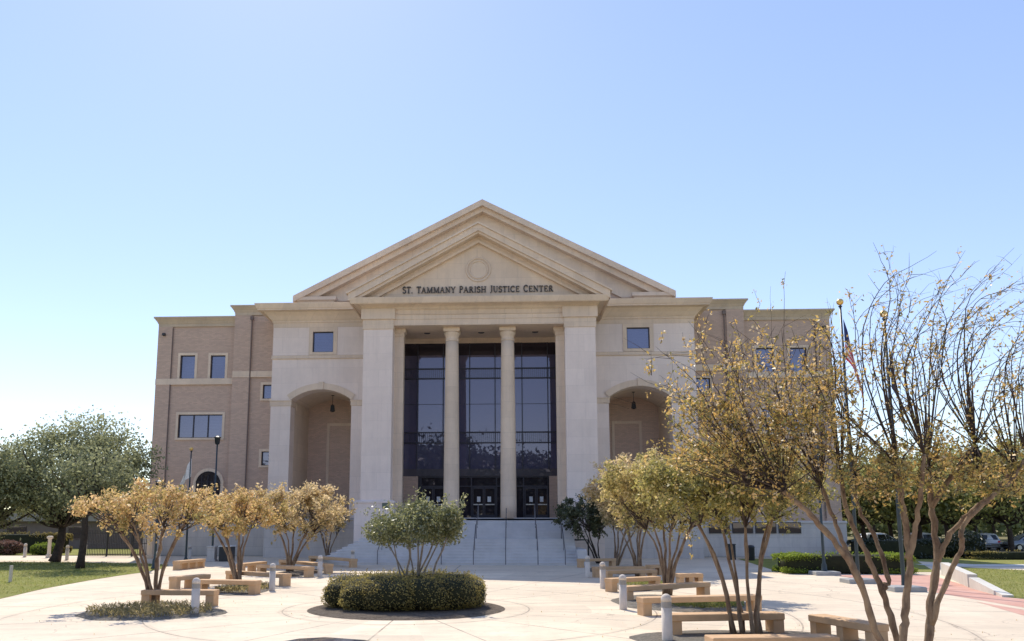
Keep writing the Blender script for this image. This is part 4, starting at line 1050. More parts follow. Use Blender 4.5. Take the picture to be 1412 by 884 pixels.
def myrtle(name, base, cbox, leafm, label, stems=6, ncl=60, per=70, leaf=.055, depth=None, bark='bark', group='crepe myrtle trees on the plaza', dy=0, spread=.16, r0=.06, sig=.3, vbase=.5, cat='tree'):
    x, y = gr(*base); x0, x1, yt, yb = cbox
    Yc_ = y + dy
    a = at(x0, yb, Yc_); b = at(x1, yt, Yc_); c = np.array([(a[0] + b[0]) / 2, Yc_, (a[1] + b[1]) / 2])
    r = np.array([(b[0] - a[0]) / 2, depth or (b[0] - a[0]) / 2 * .9, (b[1] - a[1]) / 2]) - sig * .6
    root = empty(name, (x, y, 0), 0, label, cat, group)
    cl, pts, var, tws = twig_crown(c, r, ncl, per, sig)
    tk = MB(); tk.sm = True; tw = MB(); tw.sm = True
    for a, b in tws: tw.tube([a, b], [.007, .003], 3)
    tops = []
    for k in range(stems):
        an = 2 * math.pi * (k + rnd.uniform(-.25, .25)) / stems
        d = np.array([math.cos(an), math.sin(an), 0])
        p0 = np.array([x, y, 0]) + d * spread * rnd.uniform(.5, 1); top = c + d * r * np.array([.55, .55, 0]) * rnd.uniform(.75, 1.15); top[2] = c[2] - r[2] * rnd.uniform(.2, .6)
        n = 7; pp = curve(p0, top, -d * r[0] * .10, n); q = r0 * rnd.uniform(.75, 1.2)
        tk.tube(pp, [q * (1.1 - .62 * i / n) for i in range(n + 1)], 7)
        tops.append((pp, q))
    for p in cl:
        j = min(range(len(tops)), key=lambda i: np.linalg.norm((tops[i][0][-1] - p)[:2]))
        pp, q = tops[j]; s = pp[rnd.choice([-1, -1, -2])]
        mid = curve(s, p, (0, 0, -.05 * r[2]), 4)
        tw.tube(mid, [q * .38, q * .3, q * .22, q * .15, q * .07], 5)
    tr = tk.build('trunk', M[bark], root)
    tw.build('branch', M['twig'] if bark != 'bark_light' else M[bark], tr)
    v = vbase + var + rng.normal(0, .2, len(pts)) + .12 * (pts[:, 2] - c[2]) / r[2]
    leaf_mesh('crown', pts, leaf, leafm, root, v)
    return c, r
myrtle('crepe_myrtle', (213, 835), (104, 308, 655, 752), ORANGE, 'orange leaved crepe myrtle nearest on the left', 8, 92, 88, .058, None, dy=.1, sig=.27, vbase=.52)
myrtle('crepe_myrtle', (329, 805), (252, 392, 668, 748), ORANGE, 'second orange crepe myrtle of the left row', 6, 85, 90, .07, sig=.3, vbase=.55)
myrtle('crepe_myrtle', (400, 789), (340, 484, 658, 752), TAN, 'pale tan crepe myrtle third in the left row', 6, 105, 105, .082, sig=.42, vbase=.55)
myrtle('crepe_myrtle', (452, 771), (420, 482, 690, 748), TAN, 'small tan crepe myrtle at the left end of the steps', 5, 40, 50, .08, sig=.35, vbase=.6)
myrtle('crepe_myrtle', (1030, 878), (888, 1125, 600, 742), OLIVE, 'green and yellow crepe myrtle with many stems, second nearest on the right', 8, 170, 150, .046, None, dy=.4, sig=.3, vbase=.45, r0=.048, spread=.36)
myrtle('crepe_myrtle', (919, 821), (828, 1012, 612, 752), YELLOW, 'olive yellow crepe myrtle third on the right', 7, 150, 130, .06, None, sig=.34, vbase=.5)
myrtle('crepe_myrtle', (880, 795), (808, 932, 625, 745), TAN, 'pale tan crepe myrtle fourth on the right', 6, 115, 105, .082, sig=.42, vbase=.55)
myrtle('crepe_myrtle', (849, 780), (822, 900, 655, 745), TAN, 'tan crepe myrtle fifth on the right by the steps', 5, 75, 85, .09, sig=.4, vbase=.5)
myrtle('small_tree', (826, 777), (764, 848, 680, 750), DEEP, 'small dark green tree at the right end of the steps', 4, 85, 90, .085, depth=1.3, dy=-.5, sig=.33, bark='bark_dark', group=None, vbase=.5)
# central holly and hedge
cxh, cyh = bx + .1, by + .5
def shrub_tree():
    root = empty('holly_tree', (cxh, cyh, 0), 0, 'grey green holly tree with pale stems in the central hedge', 'tree')
    Yc_ = cyh; a = at(503, 768, Yc_); b = at(640, 686, Yc_); c = np.array([(a[0] + b[0]) / 2, Yc_, (a[1] + b[1]) / 2]); r = np.array([(b[0] - a[0]) / 2, 1.35, (b[1] - a[1]) / 2])
    lobes = [(-.68, .0, -.1, .38, .62), (-.25, .3, .1, .42, .85), (.25, -.2, .12, .42, .85), (.62, .1, .02, .40, .8), (.0, -.5, -.1, .4, .7), (.45, .5, -.05, .4, .7), (-.45, -.4, -.15, .36, .6), (.1, 0, .5, .3, .5), (.78, -.2, .2, .22, .7)]
    P, V, tops = [], [], []
    for lx, ly, lz, q, qz in lobes:
        cc = c + r * np.array([lx, ly, lz]); n = 1150
        d = rng.normal(size=(n, 3)); d /= np.linalg.norm(d, axis=1)[:, None]; rad = rng.uniform(.25, 1, n) ** .5 * rng.uniform(.85, 1.15, n)
        P.append(cc + d * rad[:, None] * r * np.array([q, q * 1.2, qz * .85])); V.append(rng.normal(.45, .25, n)); tops.append(cc)
    for _ in range(40):     # shoots standing out of the top
        cc = tops[rnd.randrange(len(tops))]; s = cc + np.array([rng.normal(0, .28), rng.normal(0, .25), .45]); n = 16
        P.append(s + np.array([rng.normal(0, .05, n), rng.normal(0, .05, n), np.linspace(0, rnd.uniform(.2, .45), n)]).T); V.append(rng.normal(.6, .25, n))
    leaf_mesh('crown', np.concatenate(P), .055, HOLLY, root, np.concatenate(V), .3, .45)
    tk = MB(); tk.sm = True
    for k in range(9):
        an = 2 * math.pi * k / 9 + .2; p0 = (cxh + .28 * math.cos(an), cyh + .2 * math.sin(an), 0); t = tops[k % len(tops)]
        pp = curve(p0, t, (0, 0, .0), 6); q = rnd.uniform(.032, .05); tk.tube(pp, [q * (1 - .55 * i / 6) for i in range(7)], 7)
    tk.build('trunk', M['bark_light'], root)
shrub_tree()
def hedge_lumps(name, lumps, n, leaf, mat, label, core=True, cat='hedge', vb=.5):
    x0, y0 = lumps[0][0], lumps[0][1]
    root = empty(name, (x0, y0, 0), 0, label, cat)
    P = []; m = MB(); m.sm = True
    tot = sum(l[3] * l[4] for l in lumps)
    for (x, y, z, rx, ry, rz, e) in lumps:
        k = int(n * rx * ry / tot); d = rng.normal(size=(k, 3)); d /= np.linalg.norm(d, axis=1)[:, None]
        ex = 2.0 / e; d2 = np.sign(d) * np.abs(d) ** ex; s = 1 / (np.abs(d2) ** e).sum(1) ** (1 / e); d2 = d2 * s[:, None]
        w_ = np.array([rx, ry, rz]); p = np.array([x, y, z]) + d2 * w_
        q = rng.normal(-.01, .035, k)[:, None] + .05 * np.sin(p[:, :1] * 4.1) * np.cos(p[:, 1:2] * 3.7 + p[:, 2:3] * 6)
        p = p + d2 * q * min(rx, ry, 1.4)
        P.append(p[p[:, 2] > .05])
        vs, fs = [], []; A, B = 20, 10
        for i in range(B + 1):
            for j in range(A):
                th, ph = math.pi * i / B, 2 * math.pi * j / A
                dd = np.array([math.sin(th) * math.cos(ph), math.sin(th) * math.sin(ph), math.cos(th)]); dd = np.sign(dd) * np.abs(dd) ** ex; dd = dd / (np.abs(dd) ** e).sum() ** (1 / e)
                vs.append((x + dd[0] * rx * .93, y + dd[1] * ry * .93, max(.01, z + dd[2] * rz * .93)))
        for i in range(B):
            for j in range(A): fs.append((i * A + j, (i + 1) * A + j, (i + 1) * A + (j + 1) % A, i * A + (j + 1) % A))
        m.add(vs, fs)
    m.build('branches', M['hedge_core'], root)
    for (x, y, z, rx, ry, rz, e) in lumps:
        for _ in range(int(10 * rx * ry) + 3):
            a = rng.uniform(0, 6.283); q = rng.uniform(0, .95); b0 = np.array([x + rx * q * math.cos(a), y + ry * q * math.sin(a), z + rz * .97]); k = 7
            P.append(b0 + np.linspace(0, 1, k)[:, None] * np.array([rng.normal(0, .04), rng.normal(0, .04), rng.uniform(.05, .17)]) + rng.normal(0, .012, (k, 3)))
    P = np.concatenate(P)
    leaf_mesh('foliage', P, leaf, mat, root, vb - .08 + .12 * np.sin(P[:, 0] * 2.3 + P[:, 2] * 3) * np.sin(P[:, 1] * 2.9) + rng.normal(0, .12, len(P)), .4, .5)
    return root
hx = lambda px, Y: Xp(px, 815, Y)
L_ = []
for px, dY, rx, ry, top in [(490, .55, .85, .9, .98), (535, .9, 1.0, 1.1, 1.02), (585, 1.0, 1.1, 1.1, 1.05), (628, .6, .85, 1.0, 1.02), (505, -.7, .75, .75, .84), (540, -.75, .95, .95, .93), (582, -.55, 1.0, .95, .95), (618, -.25, .95, .95, .97), (648, .1, .5, .7, .9), (474, .0, .6, .75, .82), (525, -.2, 1.2, 1.0, .98)]:
    L_.append((Xp(px, 815, by + dY), by + dY, top * .52, rx, ry, top * .48, 2.7))
hedge_lumps('hedge', L_, 34000, .029, HEDGE, 'clipped rounded hedge in the round central bed')
# right clipped hedge, dark hedges, shrubs
def box_hedge(p, q, h, d, n, leaf, mat, label, vb=.5):
    (xa, ya), (xb, yb) = gr(*p), gr(*q); x, y = (xa + xb) / 2, (ya + yb) / 2 + d / 2
    return hedge_lumps('hedge', [(x, y, h * .5, abs(xb - xa) / 2, d / 2, h * .5, 9)], n, leaf, mat, label, vb=vb)
box_hedge((1077, 791), (1273, 793), .98, 1.9, 12000, .045, BRIGHT, 'bright green box clipped hedge behind the flagpole pads')
box_hedge((1185, 771), (1300, 771), 1.35, 2.0, 6000, .07, DARKLEAF, 'long dark hedge behind the bright clipped hedge')
box_hedge((1345, 772), (1470, 772), .55, 1.2, 5000, .06, HEDGE, 'low long hedge beyond the right lawn')
box_hedge((-60, 764), (102, 762), 1.65, 1.6, 9000, .08, HEDGE, 'long dark clipped hedge behind the oak', .3)
x, y = gr(8, 765); hedge_lumps('shrub', [(x, y, .55, 1.2, .9, .55, 2.6)], 3000, .07, REDBUSH, 'rounded reddish shrub at the far left', cat='shrub')
x, y = gr(63, 765); hedge_lumps('shrub', [(x, y, .42, 1.15, .8, .45, 2.6)], 3000, .06, BRIGHT, 'rounded green shrub left of the oak trunk', cat='shrub', vb=.3)
x, y = gr(1335, 770); hedge_lumps('shrub', [(x, y, .95, 1.1, 1.0, 1.0, 2.2), (x - 1.0, y + .5, .7, .8, .8, .7, 2.2)], 4000, .08, DARKLEAF, 'big dark bush at the back of the right lawn', cat='shrub')

def big_tree(base, H, rad, ch, label, leafm, leaf, ncl, per, trunk_r=.3, name='oak_tree', group=None, lean=0, bark='bark_dark', sig=None, tb=None, Yoff=0, vb=.45):
    x, y = base; root = empty(name, (x, y, 0), 0, label, 'tree', group)
    c = np.array([x + lean, y + Yoff, H - ch / 2]); r = np.array([rad, rad, ch / 2]); sig = sig or rad * .16
    cl, pts, var = crown_pts(c, r - sig * .8, ncl, per, sig, .35)
    n = max(1, int(.12 * len(pts)))
    tk = MB(); tk.sm = True; fork = np.array([x + lean * .4, y, max(1.6, H - ch * 1.02)])
    tk.tube(curve((x, y, 0), fork, (.1 * rad * .2, 0, 0), 5), [trunk_r * (1.35 - .1 * i) if i == 0 else trunk_r * (1.05 - .06 * i) for i in range(6)], 10)
    for p in cl[::max(1, len(cl) // 26)]:
        tk.tube(curve(fork, p, (0, 0, -.04 * ch), 5), [trunk_r * .5 * (1 - .17 * i) for i in range(6)], 6)
    tk.build('trunk', M[bark], root)
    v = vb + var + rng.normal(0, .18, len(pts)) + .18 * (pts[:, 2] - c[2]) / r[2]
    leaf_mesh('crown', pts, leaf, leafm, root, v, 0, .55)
b = gr(75, 775); big_tree(b, Zp(100, 571, b[1]), 5.1, 7.4, 'spreading grey green oak on the left lawn', OAK, .105, 260, 110, .3, lean=.9, sig=.48)
b = gr(110, 784); big_tree(b, 7.0, 2.8, 3.6, 'slender dark trunked tree right of the oak', OAK, .11, 60, 60, .2, lean=.3, sig=.5, vb=.3)
b = gr(-28, 776); big_tree(b, 8.2, 4.2, 6.2, 'oak cut off by the left edge of the picture', OAK, .11, 170, 105, .32, lean=-.3, sig=.48, vb=.35)
# trees beyond
far = [(30, 95, 9, 5.5), (-48, 100, 8, 5), (-62, 90, 10, 6), (-75, 110, 10, 6)]
far_l = ['far low tree left of the slender trunk', 'far dark tree behind the left oaks', 'far tree at the left edge', 'farthest tree on the left']
for i, (X_, Y_, h_, r_) in enumerate([(-58, 100, 7.5, 5), (-45, 95, 7, 5), (-72, 92, 8.5, 6)]):
    big_tree((X_, Y_), h_, r_, h_ * .8, ['far dark tree behind the left oak trunk', 'far low tree behind the iron fence', 'far tree at the extreme left'][i], FAR, .3, 70, 45, .3, 'background_tree', 'trees far left', vb=.3)
RT = [(1190, 74, 8.5, 4.2, 'green tree just right of the courthouse corner'), (1228, 84, 10, 5, 'green tree behind the flagpoles'), (1268, 72, 8, 4.2, 'dark tree seen between the large crepe myrtle stems'),
      (1305, 88, 11, 5.5, 'tall tree behind the middle of the right crepe myrtle'), (1345, 78, 9, 4.6, 'tree above the big dark bush'), (1392, 68, 9.5, 4.6, 'bright green tree above the parked grey car'), (1440, 82, 11, 6, 'tree at the right edge of the picture'),
      (1205, 118, 12, 7, 'far tree beyond the parked white car'), (1285, 125, 13, 8, 'far broad tree on the right'), (1370, 120, 13, 8, 'farthest tree above the car park'), (1160, 105, 9, 5, 'far tree hidden partly by the courthouse corner')]
for px, Y_, h_, r_, lab in RT:
    X_ = Xp(px, 740, Y_)
    big_tree((X_, Y_), h_, r_, h_ - 2.5, lab, FAR, .16 + .0012 * (Y_ - 60) * 2, 95, 70, .25, 'background_tree', 'trees beyond the right lawn', sig=r_ * .19, vb=.5)
# far woods closing the horizon
def woods(name, x0, x1, y, h, n, label):
    k = np.zeros(n); X = rng.uniform(x0, x1, n); top = h * (.72 + .16 * np.sin(X * .21 + 1) + .12 * np.sin(X * .53))
    Z = rng.uniform(0, 1, n) ** .8 * top; Y = y + rng.uniform(-3, 3, n) + .3 * Z
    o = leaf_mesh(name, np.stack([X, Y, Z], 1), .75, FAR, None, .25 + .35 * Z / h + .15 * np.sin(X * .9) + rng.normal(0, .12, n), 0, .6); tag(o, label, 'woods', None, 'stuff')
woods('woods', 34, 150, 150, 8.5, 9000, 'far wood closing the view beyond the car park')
woods('woods', -150, -42, 140, 7.5, 7000, 'far wood closing the view on the left')
# trees across the street behind the camera (seen mirrored in the glass)
for i, (X_, Y_, h_, r_) in enumerate([(-26, -42, 18, 10), (-13, -48, 20, 11), (1, -44, 17, 9), (15, -50, 19, 11), (33, -44, 18, 10), (-42, -46, 18, 11)]):
    big_tree((X_, Y_), h_, r_, h_ * .86, 'dark tree across the street mirrored in the tall portico glass', DARKLEAF, .55, 220, 75, .35, 'street_tree', 'street trees reflected in the glass', sig=r_ * .2)

# -- the large near crepe myrtle on the right
def near_myrtle():
    Y0 = 13.6; bx0, by0 = Xp(1255, 930, Y0), Y0
    root = empty('crepe_myrtle', (bx0, by0, 0), 0, 'largest nearest crepe myrtle with long bare arching shoots at the right', 'tree', 'crepe myrtle trees on the plaza')
    def P3(px, py, dy=0):
        x, z = at(px, py, Y0 + dy); return np.array([x, Y0 + dy, z])
    tk = MB(); tk.sm = True; tw = MB(); tw.sm = True
    def path(ctrl, n=10):
        C = [np.array(c) for c in ctrl]; C = [2 * C[0] - C[1]] + C + [2 * C[-1] - C[-2]]; out = []
        for i in range(1, len(C) - 2):
            for k in range(n):
                t = k / n; a, b, c, d = C[i - 1], C[i], C[i + 1], C[i + 2]
                out.append(.5 * ((2 * b) + (-a + c) * t + (2 * a - 5 * b + 4 * c - d) * t * t + (-a + 3 * b - 3 * c + d) * t ** 3))
        out.append(C[-2]); return out
    stems = [
        ([(1240, 945, 0), (1213, 884, 0), (1184, 800, -.1), (1150, 745, -.2), (1112, 705, -.3), (1080, 677, -.4)], 6.2, 4.2),
        ([(1184, 800, -.1), (1168, 760, .1), (1150, 715, .3), (1132, 670, .5)], 4.4, 3.2),
        ([(1248, 945, .3), (1238, 884, .3), (1216, 815, .35), (1190, 755, .4), (1168, 705, .5), (1160, 655, .6)], 6, 3.6),
        ([(1217, 815, .35), (1224, 795, .35), (1208, 745, .5), (1184, 702, .7), (1178, 650, .8)], 4.2, 3),
        ([(1250, 945, .0), (1246, 884, 0), (1250, 830, 0), (1254, 760, -.1), (1245, 700, -.2), (1238, 640, -.3)], 7, 4.2),
        ([(1252, 770, -.1), (1264, 715, -.3), (1272, 660, -.5), (1274, 625, -.6)], 4.4, 3.2),
        ([(1268, 945, .2), (1279, 884, .2), (1284, 830, .2), (1292, 760, .3), (1284, 700, .4), (1280, 640, .5)], 7.5, 4.2),
        ([(1290, 775, .3), (1312, 735, .2), (1340, 705, .1), (1372, 678, 0), (1400, 645, -.1)], 4.6, 3),
        ([(1281, 862, .2), (1306, 800, .0), (1326, 755, -.2), (1328, 725, -.3), (1362, 690, -.4), (1392, 665, -.5), (1415, 630, -.5)], 4.6, 2.8)]
    heads = []
    for ctrl, r0, r1 in stems:
        pp = path([P3(*c) for c in ctrl], 6); n = len(pp); k = Y0 / F
        pp = [q + rng.normal(0, .011, 3) for q in pp]
        tk.tube(pp, [(r0 + (r1 - r0) * i / (n - 1)) * k * .78 * (1 + .09 * math.sin(i * 1.7 + r0) + rnd.uniform(-.07, .07) + (.5 * max(0, 1 - i / 6) ** 2)) for i in range(n)], 10); heads.append(ctrl[-1])
    # long shoots out of the pollard heads: start, control, end
    S = []
    def sh(a, b, c, d0=0, d1=0): S.append((a, b, c, d0, d1))
    hk = [(1080, 677, -.4), (1132, 670, .5), (1160, 655, .6), (1178, 650, .8), (1238, 640, -.3), (1274, 625, -.6), (1280, 640, .5), (1345, 612, .0), (1400, 645, -.1), (1415, 630, -.5)]
    tk.tube(path([P3(1284, 700, .4), P3(1310, 660, .2), P3(1345, 612, 0)], 5), [.05 - .0016 * i for i in range(11)], 7)
    arches = [(hk[4], (1190, 500), (1212, 400), (1292, 347)), (hk[4], (1215, 500), (1228, 400), (1205, 335)), (hk[5], (1232, 520), (1240, 430), (1255, 370)),
        (hk[4], (1160, 560), (1148, 480), (1120, 440)), (hk[5], (1250, 540), (1262, 470), (1330, 425)), (hk[5], (1258, 530), (1275, 440), (1345, 360)),
        (hk[6], (1290, 540), (1310, 440), (1398, 342)), (hk[6], (1282, 520), (1290, 430), (1330, 345)), (hk[7], (1320, 500), (1345, 420), (1412, 390)),
        (hk[7], (1335, 520), (1370, 450), (1440, 395)), (hk[7], (1330, 480), (1338, 410), (1385, 365)), (hk[8], (1385, 540), (1400, 470), (1450, 430)),
        (hk[7], (1300, 520), (1305, 450), (1290, 390)), (hk[8], (1370, 560), (1385, 500), (1430, 470)), (hk[6], (1270, 560), (1250, 470), (1200, 420)),
        (hk[3], (1165, 560), (1150, 500), (1145, 430)), (hk[3], (1190, 560), (1185, 480), (1170, 400)), (hk[2], (1140, 560), (1110, 500), (1090, 450)),
        (hk[1], (1095, 570), (1082, 500), (1082, 375)), (hk[0], (1020, 600), (985, 530), (958, 455)), (hk[0], (1010, 620), (960, 560), (915, 530)),
        (hk[0], (1040, 600), (1015, 520), (1000, 470)), (hk[0], (1000, 640), (950, 610), (900, 605)), (hk[1], (1080, 600), (1050, 540), (1030, 470)),
        (hk[1], (1110, 580), (1110, 500), (1130, 450)), (hk[0], (1060, 600), (1050, 560), (1012, 505)), (hk[2], (1150, 560), (1150, 500), (1180, 470)),
        (hk[0], (1000, 600), (960, 530), (905, 478)), (hk[8], (1360, 600), (1340, 540), (1345, 470)), (hk[9], (1420, 540), (1430, 470), (1470, 400)),
        (hk[7], (1360, 540), (1395, 480), (1460, 450)), (hk[5], (1262, 560), (1240, 520), (1225, 450)), (hk[9], (1400, 560), (1395, 500), (1412, 430))]
    LP_, LV = [], []
    def add_shoot(p0, p1, p2, p3, r, leafy, twigs=6):
        pts = path([p0, p1, p2, p3], 7); n = len(pts)
        pts = [q + rng.normal(0, .012, 3) * (i / n) for i, q in enumerate(pts)]
        tw.tube(pts, [r * (1 - .86 * i / (n - 1)) for i in range(n)], 5)
        L = sum(np.linalg.norm(pts[i + 1] - pts[i]) for i in range(n - 1))
        for _ in range(twigs):
            i = rnd.randrange(n // 3, n - 1); t = (pts[i + 1] - pts[i]); t /= np.linalg.norm(t) + 1e-9
            d = t * .7 + rng.normal(0, .5, 3); d /= np.linalg.norm(d); ln = rnd.uniform(.15, .5) * min(1, L / 2)
            e1 = pts[i] + d * ln * .5 + rng.normal(0, .02, 3); e2 = pts[i] + d * ln + np.array([0, 0, -.04])
            tw.tube([pts[i], e1, e2], [r * .32, r * .2, r * .1], 4)
            nl = rng.poisson(2.0 * leafy)
            for _ in range(nl):
                q = rnd.random(); LP_.append(pts[i] * (1 - q) + e2 * q + rng.normal(0, .04, 3)); LV.append(rng.normal(.7, .22))
        nl = rng.poisson(leafy * 7)
        for _ in range(nl):
            i = int(rnd.triangular(0, n - 1, n * .2)); LP_.append(pts[i] + rng.normal(0, .06, 3)); LV.append(rng.normal(.62, .25))
    for hd, c1, c2, c3 in arches:
        d1 = rnd.uniform(-.7, .7); leafy = 1.4 if c3[0] > 1185 else 4.0
        if c3[0] < 1185: leafy = 3.2
        add_shoot(P3(*hd), P3(*c1, hd[2] + d1 * .4), P3(*c2, hd[2] + d1 * .8), P3(*c3, hd[2] + d1), .0165, leafy, 9)
        for _ in range(3 if c3[0] > 1190 else 2):    # companions
            jx, jy = rnd.uniform(-1, 1), rnd.uniform(-1, 1); j = lambda s, q=[jx]: rnd.uniform(-.3, .3) * s + q[0] * s; d1 = rnd.uniform(-1.1, 1.1); h2 = hk[rnd.randrange(10)] if rnd.random() < .2 else hd
            add_shoot(P3(*h2), P3(c1[0] + j(22), c1[1] + 10 * jy, hd[2] + d1 * .4), P3(c2[0] + j(38), c2[1] + 22 + 22 * jy, hd[2] + d1 * .8), P3(c3[0] + 8 + j(52), c3[1] + 40 + 40 * jy, hd[2] + d1), .0115, leafy, 7)
    for _ in range(150):
        px, py = rnd.gauss(1075, 75), rnd.uniform(470, 650); d0 = rng.normal(0, .6); p = P3(px, py, d0); t = np.array([(px - 1110) / 260, rng.normal(0, .4), .7]) + rng.normal(0, .35, 3); t /= np.linalg.norm(t); ln = rng.uniform(.3, .9)
        tw.tube([p, p + t * ln * .5 + rng.normal(0, .03, 3), p + t * ln + np.array([0, 0, -.05])], [.006, .004, .002], 3)
    # leafy lower crown
    def clump(px, py, rx, ry, n, v):
        dy = rng.normal(0, .65); c0 = P3(px, py, dy)
        for _ in range(max(2, n // 7)):
            t = rng.normal(0, 1, 3) + np.array([0, 0, .35]); t /= np.linalg.norm(t); ln = rng.uniform(.14, .42); e = c0 + t * ln
            tw.tube([c0, (c0 + e) / 2 + rng.normal(0, .015, 3), e], [.005, .0035, .002], 3); vb = v + rng.uniform(-.2, .2)
            for _ in range(7):
                q = rng.uniform(.15, 1.08); LP_.append(c0 + (e - c0) * q + rng.normal(0, .028, 3)); LV.append(rng.normal(vb, .14))
    for _ in range(430):
        px = rnd.uniform(930, 1430); lo = 560 if px < 1190 else 622; py = rnd.triangular(lo - 40, 705, 655)
        if px < 1010: py = rnd.uniform(560, 650)
        n = rnd.randint(20, 45) if px < 1190 else rnd.randint(22, 46)
        clump(px, py, 15, 11, n, rnd.uniform(.3, .75))
        hd = min(hk, key=lambda h: abs(h[0] - px)); dd = rnd.uniform(-.6, .6)
        tw.tube(path([P3(*hd), P3((hd[0] + px) / 2, (hd[1] + py) / 2 + 6, dd * .5), P3(px, py, dd)], 4), [.010 - .0009 * i for i in range(9)], 4)
    for _ in range(260):
        px, py = rnd.gauss(1068, 66), rnd.gauss(570, 55); clump(px, py, 13, 10, rnd.randint(10, 24), rnd.uniform(.55, .95))
    tr = tk.build('trunk', M['bark'], root); tw.build('branch', M['twig'], tr)
    leaf_mesh('crown', np.array(LP_), .034, GOLD, root, np.array(LV), 0, .5)
near_myrtle()

# ------------------------------------------------------------------ cars
def make_car(col, name='parked_car', kind='hatch'):
    paint, nt, b = new_mat('car_paint_' + name); b.inputs['Base Color'].default_value = (*col, 1); b.inputs['Metallic'].default_value = .3; b.inputs['Roughness'].default_value = .3
    b.inputs['Coat Weight'].default_value = .6
    root = empty(name, (0, 0, 0)); ORG[root] = np.zeros(3)
    # length along x, front at +x ; body section lofted across stations
    L, W, H = 4.4, 1.76, 1.55
    prof = [(-2.2, .45, .62, .80), (-2.15, .3, .95, .84), (-1.8, .25, 1.0, .88), (-.6, .24, .98, .88), (.7, .24, .97, .88), (1.2, .25, .94, .87), (1.9, .27, .82, .82), (2.15, .32, .68, .74), (2.22, .45, .58, .66)]
    m = MB(); m.sm = True; vs = []; nst = len(prof)
    for x, z0, z1, w in prof:
        vs += [(x, -w * .92, z0), (x, -w, z0 + .15), (x, -w, (z0 + z1) / 2 + .1), (x, -w * .9, z1), (x, 0, z1 + .035), (x, w * .9, z1), (x, w, (z0 + z1) / 2 + .1), (x, w, z0 + .15), (x, w * .92, z0)]
    fs = []
    for i in range(nst - 1):
        for j in range(8): fs.append((i * 9 + j, i * 9 + j + 1, i * 9 + 10 + j, i * 9 + 9 + j))
        fs.append((i * 9 + 8, i * 9, i * 9 + 9, i * 9 + 17))
    fs += [tuple(range(9)), tuple(range(nst * 9 - 1, nst * 9 - 10, -1))]
    m.add(vs, fs); body = m.build('body', paint, root)
    cab = [(-2.05, .97, .80), (-1.62, 1.44, .66), (-1.2, 1.53, .62), (-.2, 1.56, .62), (.35, 1.48, .63), (1.25, .95, .78)]
    m = MB(); m.sm = True; vs = []
    for x, z, w in cab: vs += [(x, -.80, .9), (x, -w, z), (x, -w * .55, z + .035), (x, 0, z + .05), (x, w * .55, z + .035), (x, w, z), (x, .80, .9)]
    fs = []
    for i in range(len(cab) - 1):
        for j in range(6): fs.append((i * 7 + j, i * 7 + j + 1, i * 7 + 8 + j, i * 7 + 7 + j))
    m.add(vs, fs); m.build('roof', paint, root)
    for s in (-1, 1):
        for x0, x1, t0, t1 in ((-1.7, -.72, -1.42, -.72), (-.64, .18, -.64, .18), (.26, 1.0, .26, .48)):
            m = MB(); y0, y1 = s * .815, s * .665
            m.add([(x0, y0, .97), (x1, y0, .97), (t1, y1, 1.42), (t0, y1, 1.42)], [(0, 1, 2, 3)]); m.build('window', M['car_glass'], root)
        m = MB(); m.box(2.1, 2.2, s * .62 - .13, s * .62 + .13, .60, .74); m.build('headlight', M['bin_lid'], root)
        m = MB(); m.box(-2.19, -2.1, s * .68 - .1, s * .68 + .1, .72, .9); m.build('tail_light', FC['red'], root)
    m = MB(); m.add([(-2.06, -.66, 1.0), (-2.06, .66, 1.0), (-1.68, .56, 1.42), (-1.68, -.56, 1.42)], [(0, 1, 2, 3)]); m.build('rear_window', M['car_glass'], root)
    m = MB(); m.add([(1.22, .68, .99), (1.22, -.68, .99), (.44, -.56, 1.46), (.44, .56, 1.46)], [(0, 1, 2, 3)]); m.build('windscreen', M['car_glass'], root)
    for x in (-1.35, 1.38):
        for s in (-1, 1):
            m = MB(); vs, fs = [], []; n = 20
            for y in (s * .70, s * .885):
                for k in range(n): vs.append((x + .32 * math.cos(2 * math.pi * k / n), y, .32 + .32 * math.sin(2 * math.pi * k / n)))
            fs = [(k, (k + 1) % n, (k + 1) % n + n, k + n) for k in range(n)] + [tuple(range(n)), tuple(range(2 * n - 1, n - 1, -1))]
            m.add(vs, fs); wh = m.build('wheel', M['tyre'], root)
            m = MB(); vs = []
            for y in (s * .886, s * .895):
                for k in range(n): vs.append((x + .2 * math.cos(2 * math.pi * k / n), y, .32 + .2 * math.sin(2 * math.pi * k / n)))
            m.add(vs, fs); m.build('rim', M['steel'], wh)
    return root
cg = make_car((.22, .24, .27), 'parked_car'); x, y = gr(1418, 759.5); cg.location = (x, y, 0); cg.rotation_euler = (0, 0, R(183)); tag(cg, 'dark grey parked estate car at the right edge of the picture', 'car', 'cars parked beyond the right lawn')
cw = make_car((.75, .76, .77), 'parked_car')
for i, (px, py, rz, lab) in enumerate([(1213, 757, 12, 'white parked car seen left of the flagpoles'), (1357, 758, 75, 'white parked car beyond the big dark bush'), (1277, 757, 5, 'white parked car glimpsed between the large crepe myrtle stems')]):
    o = cw if i == 0 else copy_tree(cw); x, y = gr(px, py); o.location = (x, y, 0); o.rotation_euler = (0, 0, R(rz)); tag(o, lab, 'car', 'cars parked beyond the right lawn')
cb = make_car((.02, .028, .06), 'parked_car'); x, z = at(466, 879, 7.4); cb.location = (x, 7.4 - .3, 0); cb.rotation_euler = (0, 0, R(88)); cb.scale = (.9, .7, .985)
tag(cb, 'dark blue car whose roof just shows at the bottom edge', 'car')
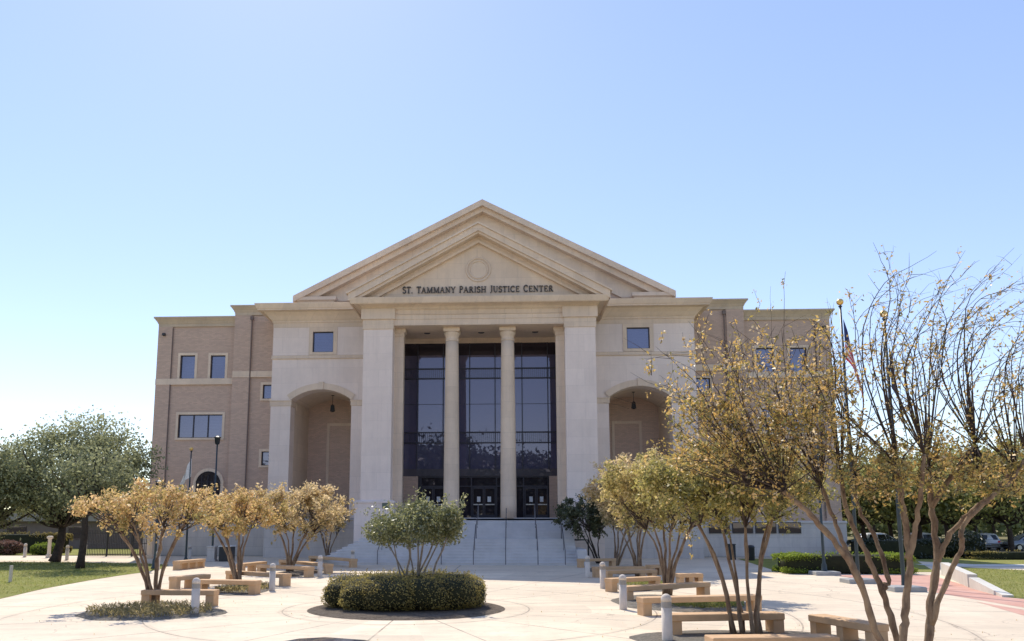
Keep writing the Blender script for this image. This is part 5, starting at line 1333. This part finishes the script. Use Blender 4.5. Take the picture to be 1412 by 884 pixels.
# low brown building far left
lb = empty('low_building', (-62, 78, 0), 0, 'low brown building behind the hedge at the far left', 'building')
m = MB().box(-80, -33, 76, 84, 0, 2.7); m.build('wall', M['house'], lb)
m = MB().prism([(-80.6, 2.7), (-32.4, 2.7), (-33.2, 3.5), (-79.8, 3.5)], 75.4, 84.6); m.build('roof', M['roofing'], lb)
for k in range(6):
    m = MB().box(-77 + k * 6.4, -75 + k * 6.4, 75.93, 75.99, .9, 2.2); m.build('window', M['door_glass'], lb)

# ------------------------------------------------------------------ daylight
SUN_EL, SUN_AZ = 51, 21      # azimuth to the left of the view into the building
w = bpy.data.worlds.new('World'); scene.world = w; w.use_nodes = True
nt = w.node_tree; bg = nt.nodes['Background']
sky = nt.nodes.new('ShaderNodeTexSky'); sky.sky_type = 'NISHITA'; sky.sun_disc = False
sky.sun_elevation = R(SUN_EL); sky.sun_rotation = R(-SUN_AZ)
sky.air_density = 1.0; sky.dust_density = 0.12; sky.ozone_density = 1.0; sky.altitude = 10
hsv = nt.nodes.new('ShaderNodeHueSaturation'); hsv.inputs['Hue'].default_value = .517; hsv.inputs['Saturation'].default_value = 1.28; hsv.inputs['Value'].default_value = 2.6
gam = nt.nodes.new('ShaderNodeGamma'); gam.inputs[1].default_value = .64
nt.links.new(sky.outputs[0], gam.inputs[0]); nt.links.new(gam.outputs[0], hsv.inputs['Color']); nt.links.new(hsv.outputs[0], bg.inputs[0]); bg.inputs[1].default_value = .15
sd = bpy.data.lights.new('sun', 'SUN'); so = bpy.data.objects.new('sun', sd); COL.objects.link(so)
sd.energy = 5.0; sd.angle = R(.5); sd.color = (1, .925, .80)
d = np.array([-math.sin(R(SUN_AZ)) * math.cos(R(SUN_EL)), math.cos(R(SUN_AZ)) * math.cos(R(SUN_EL)), math.sin(R(SUN_EL))])
from mathutils import Vector
so.rotation_euler = Vector(d).to_track_quat('Z', 'Y').to_euler(); so.location = (0, 0, 60)
scene.view_settings.view_transform = 'Standard'; scene.view_settings.look = 'None'; scene.view_settings.exposure = 0; scene.view_settings.gamma = 1
scene.cycles.max_bounces = 6; scene.cycles.diffuse_bounces = 3; scene.cycles.transparent_max_bounces = 4
scene.cycles.use_denoising = True
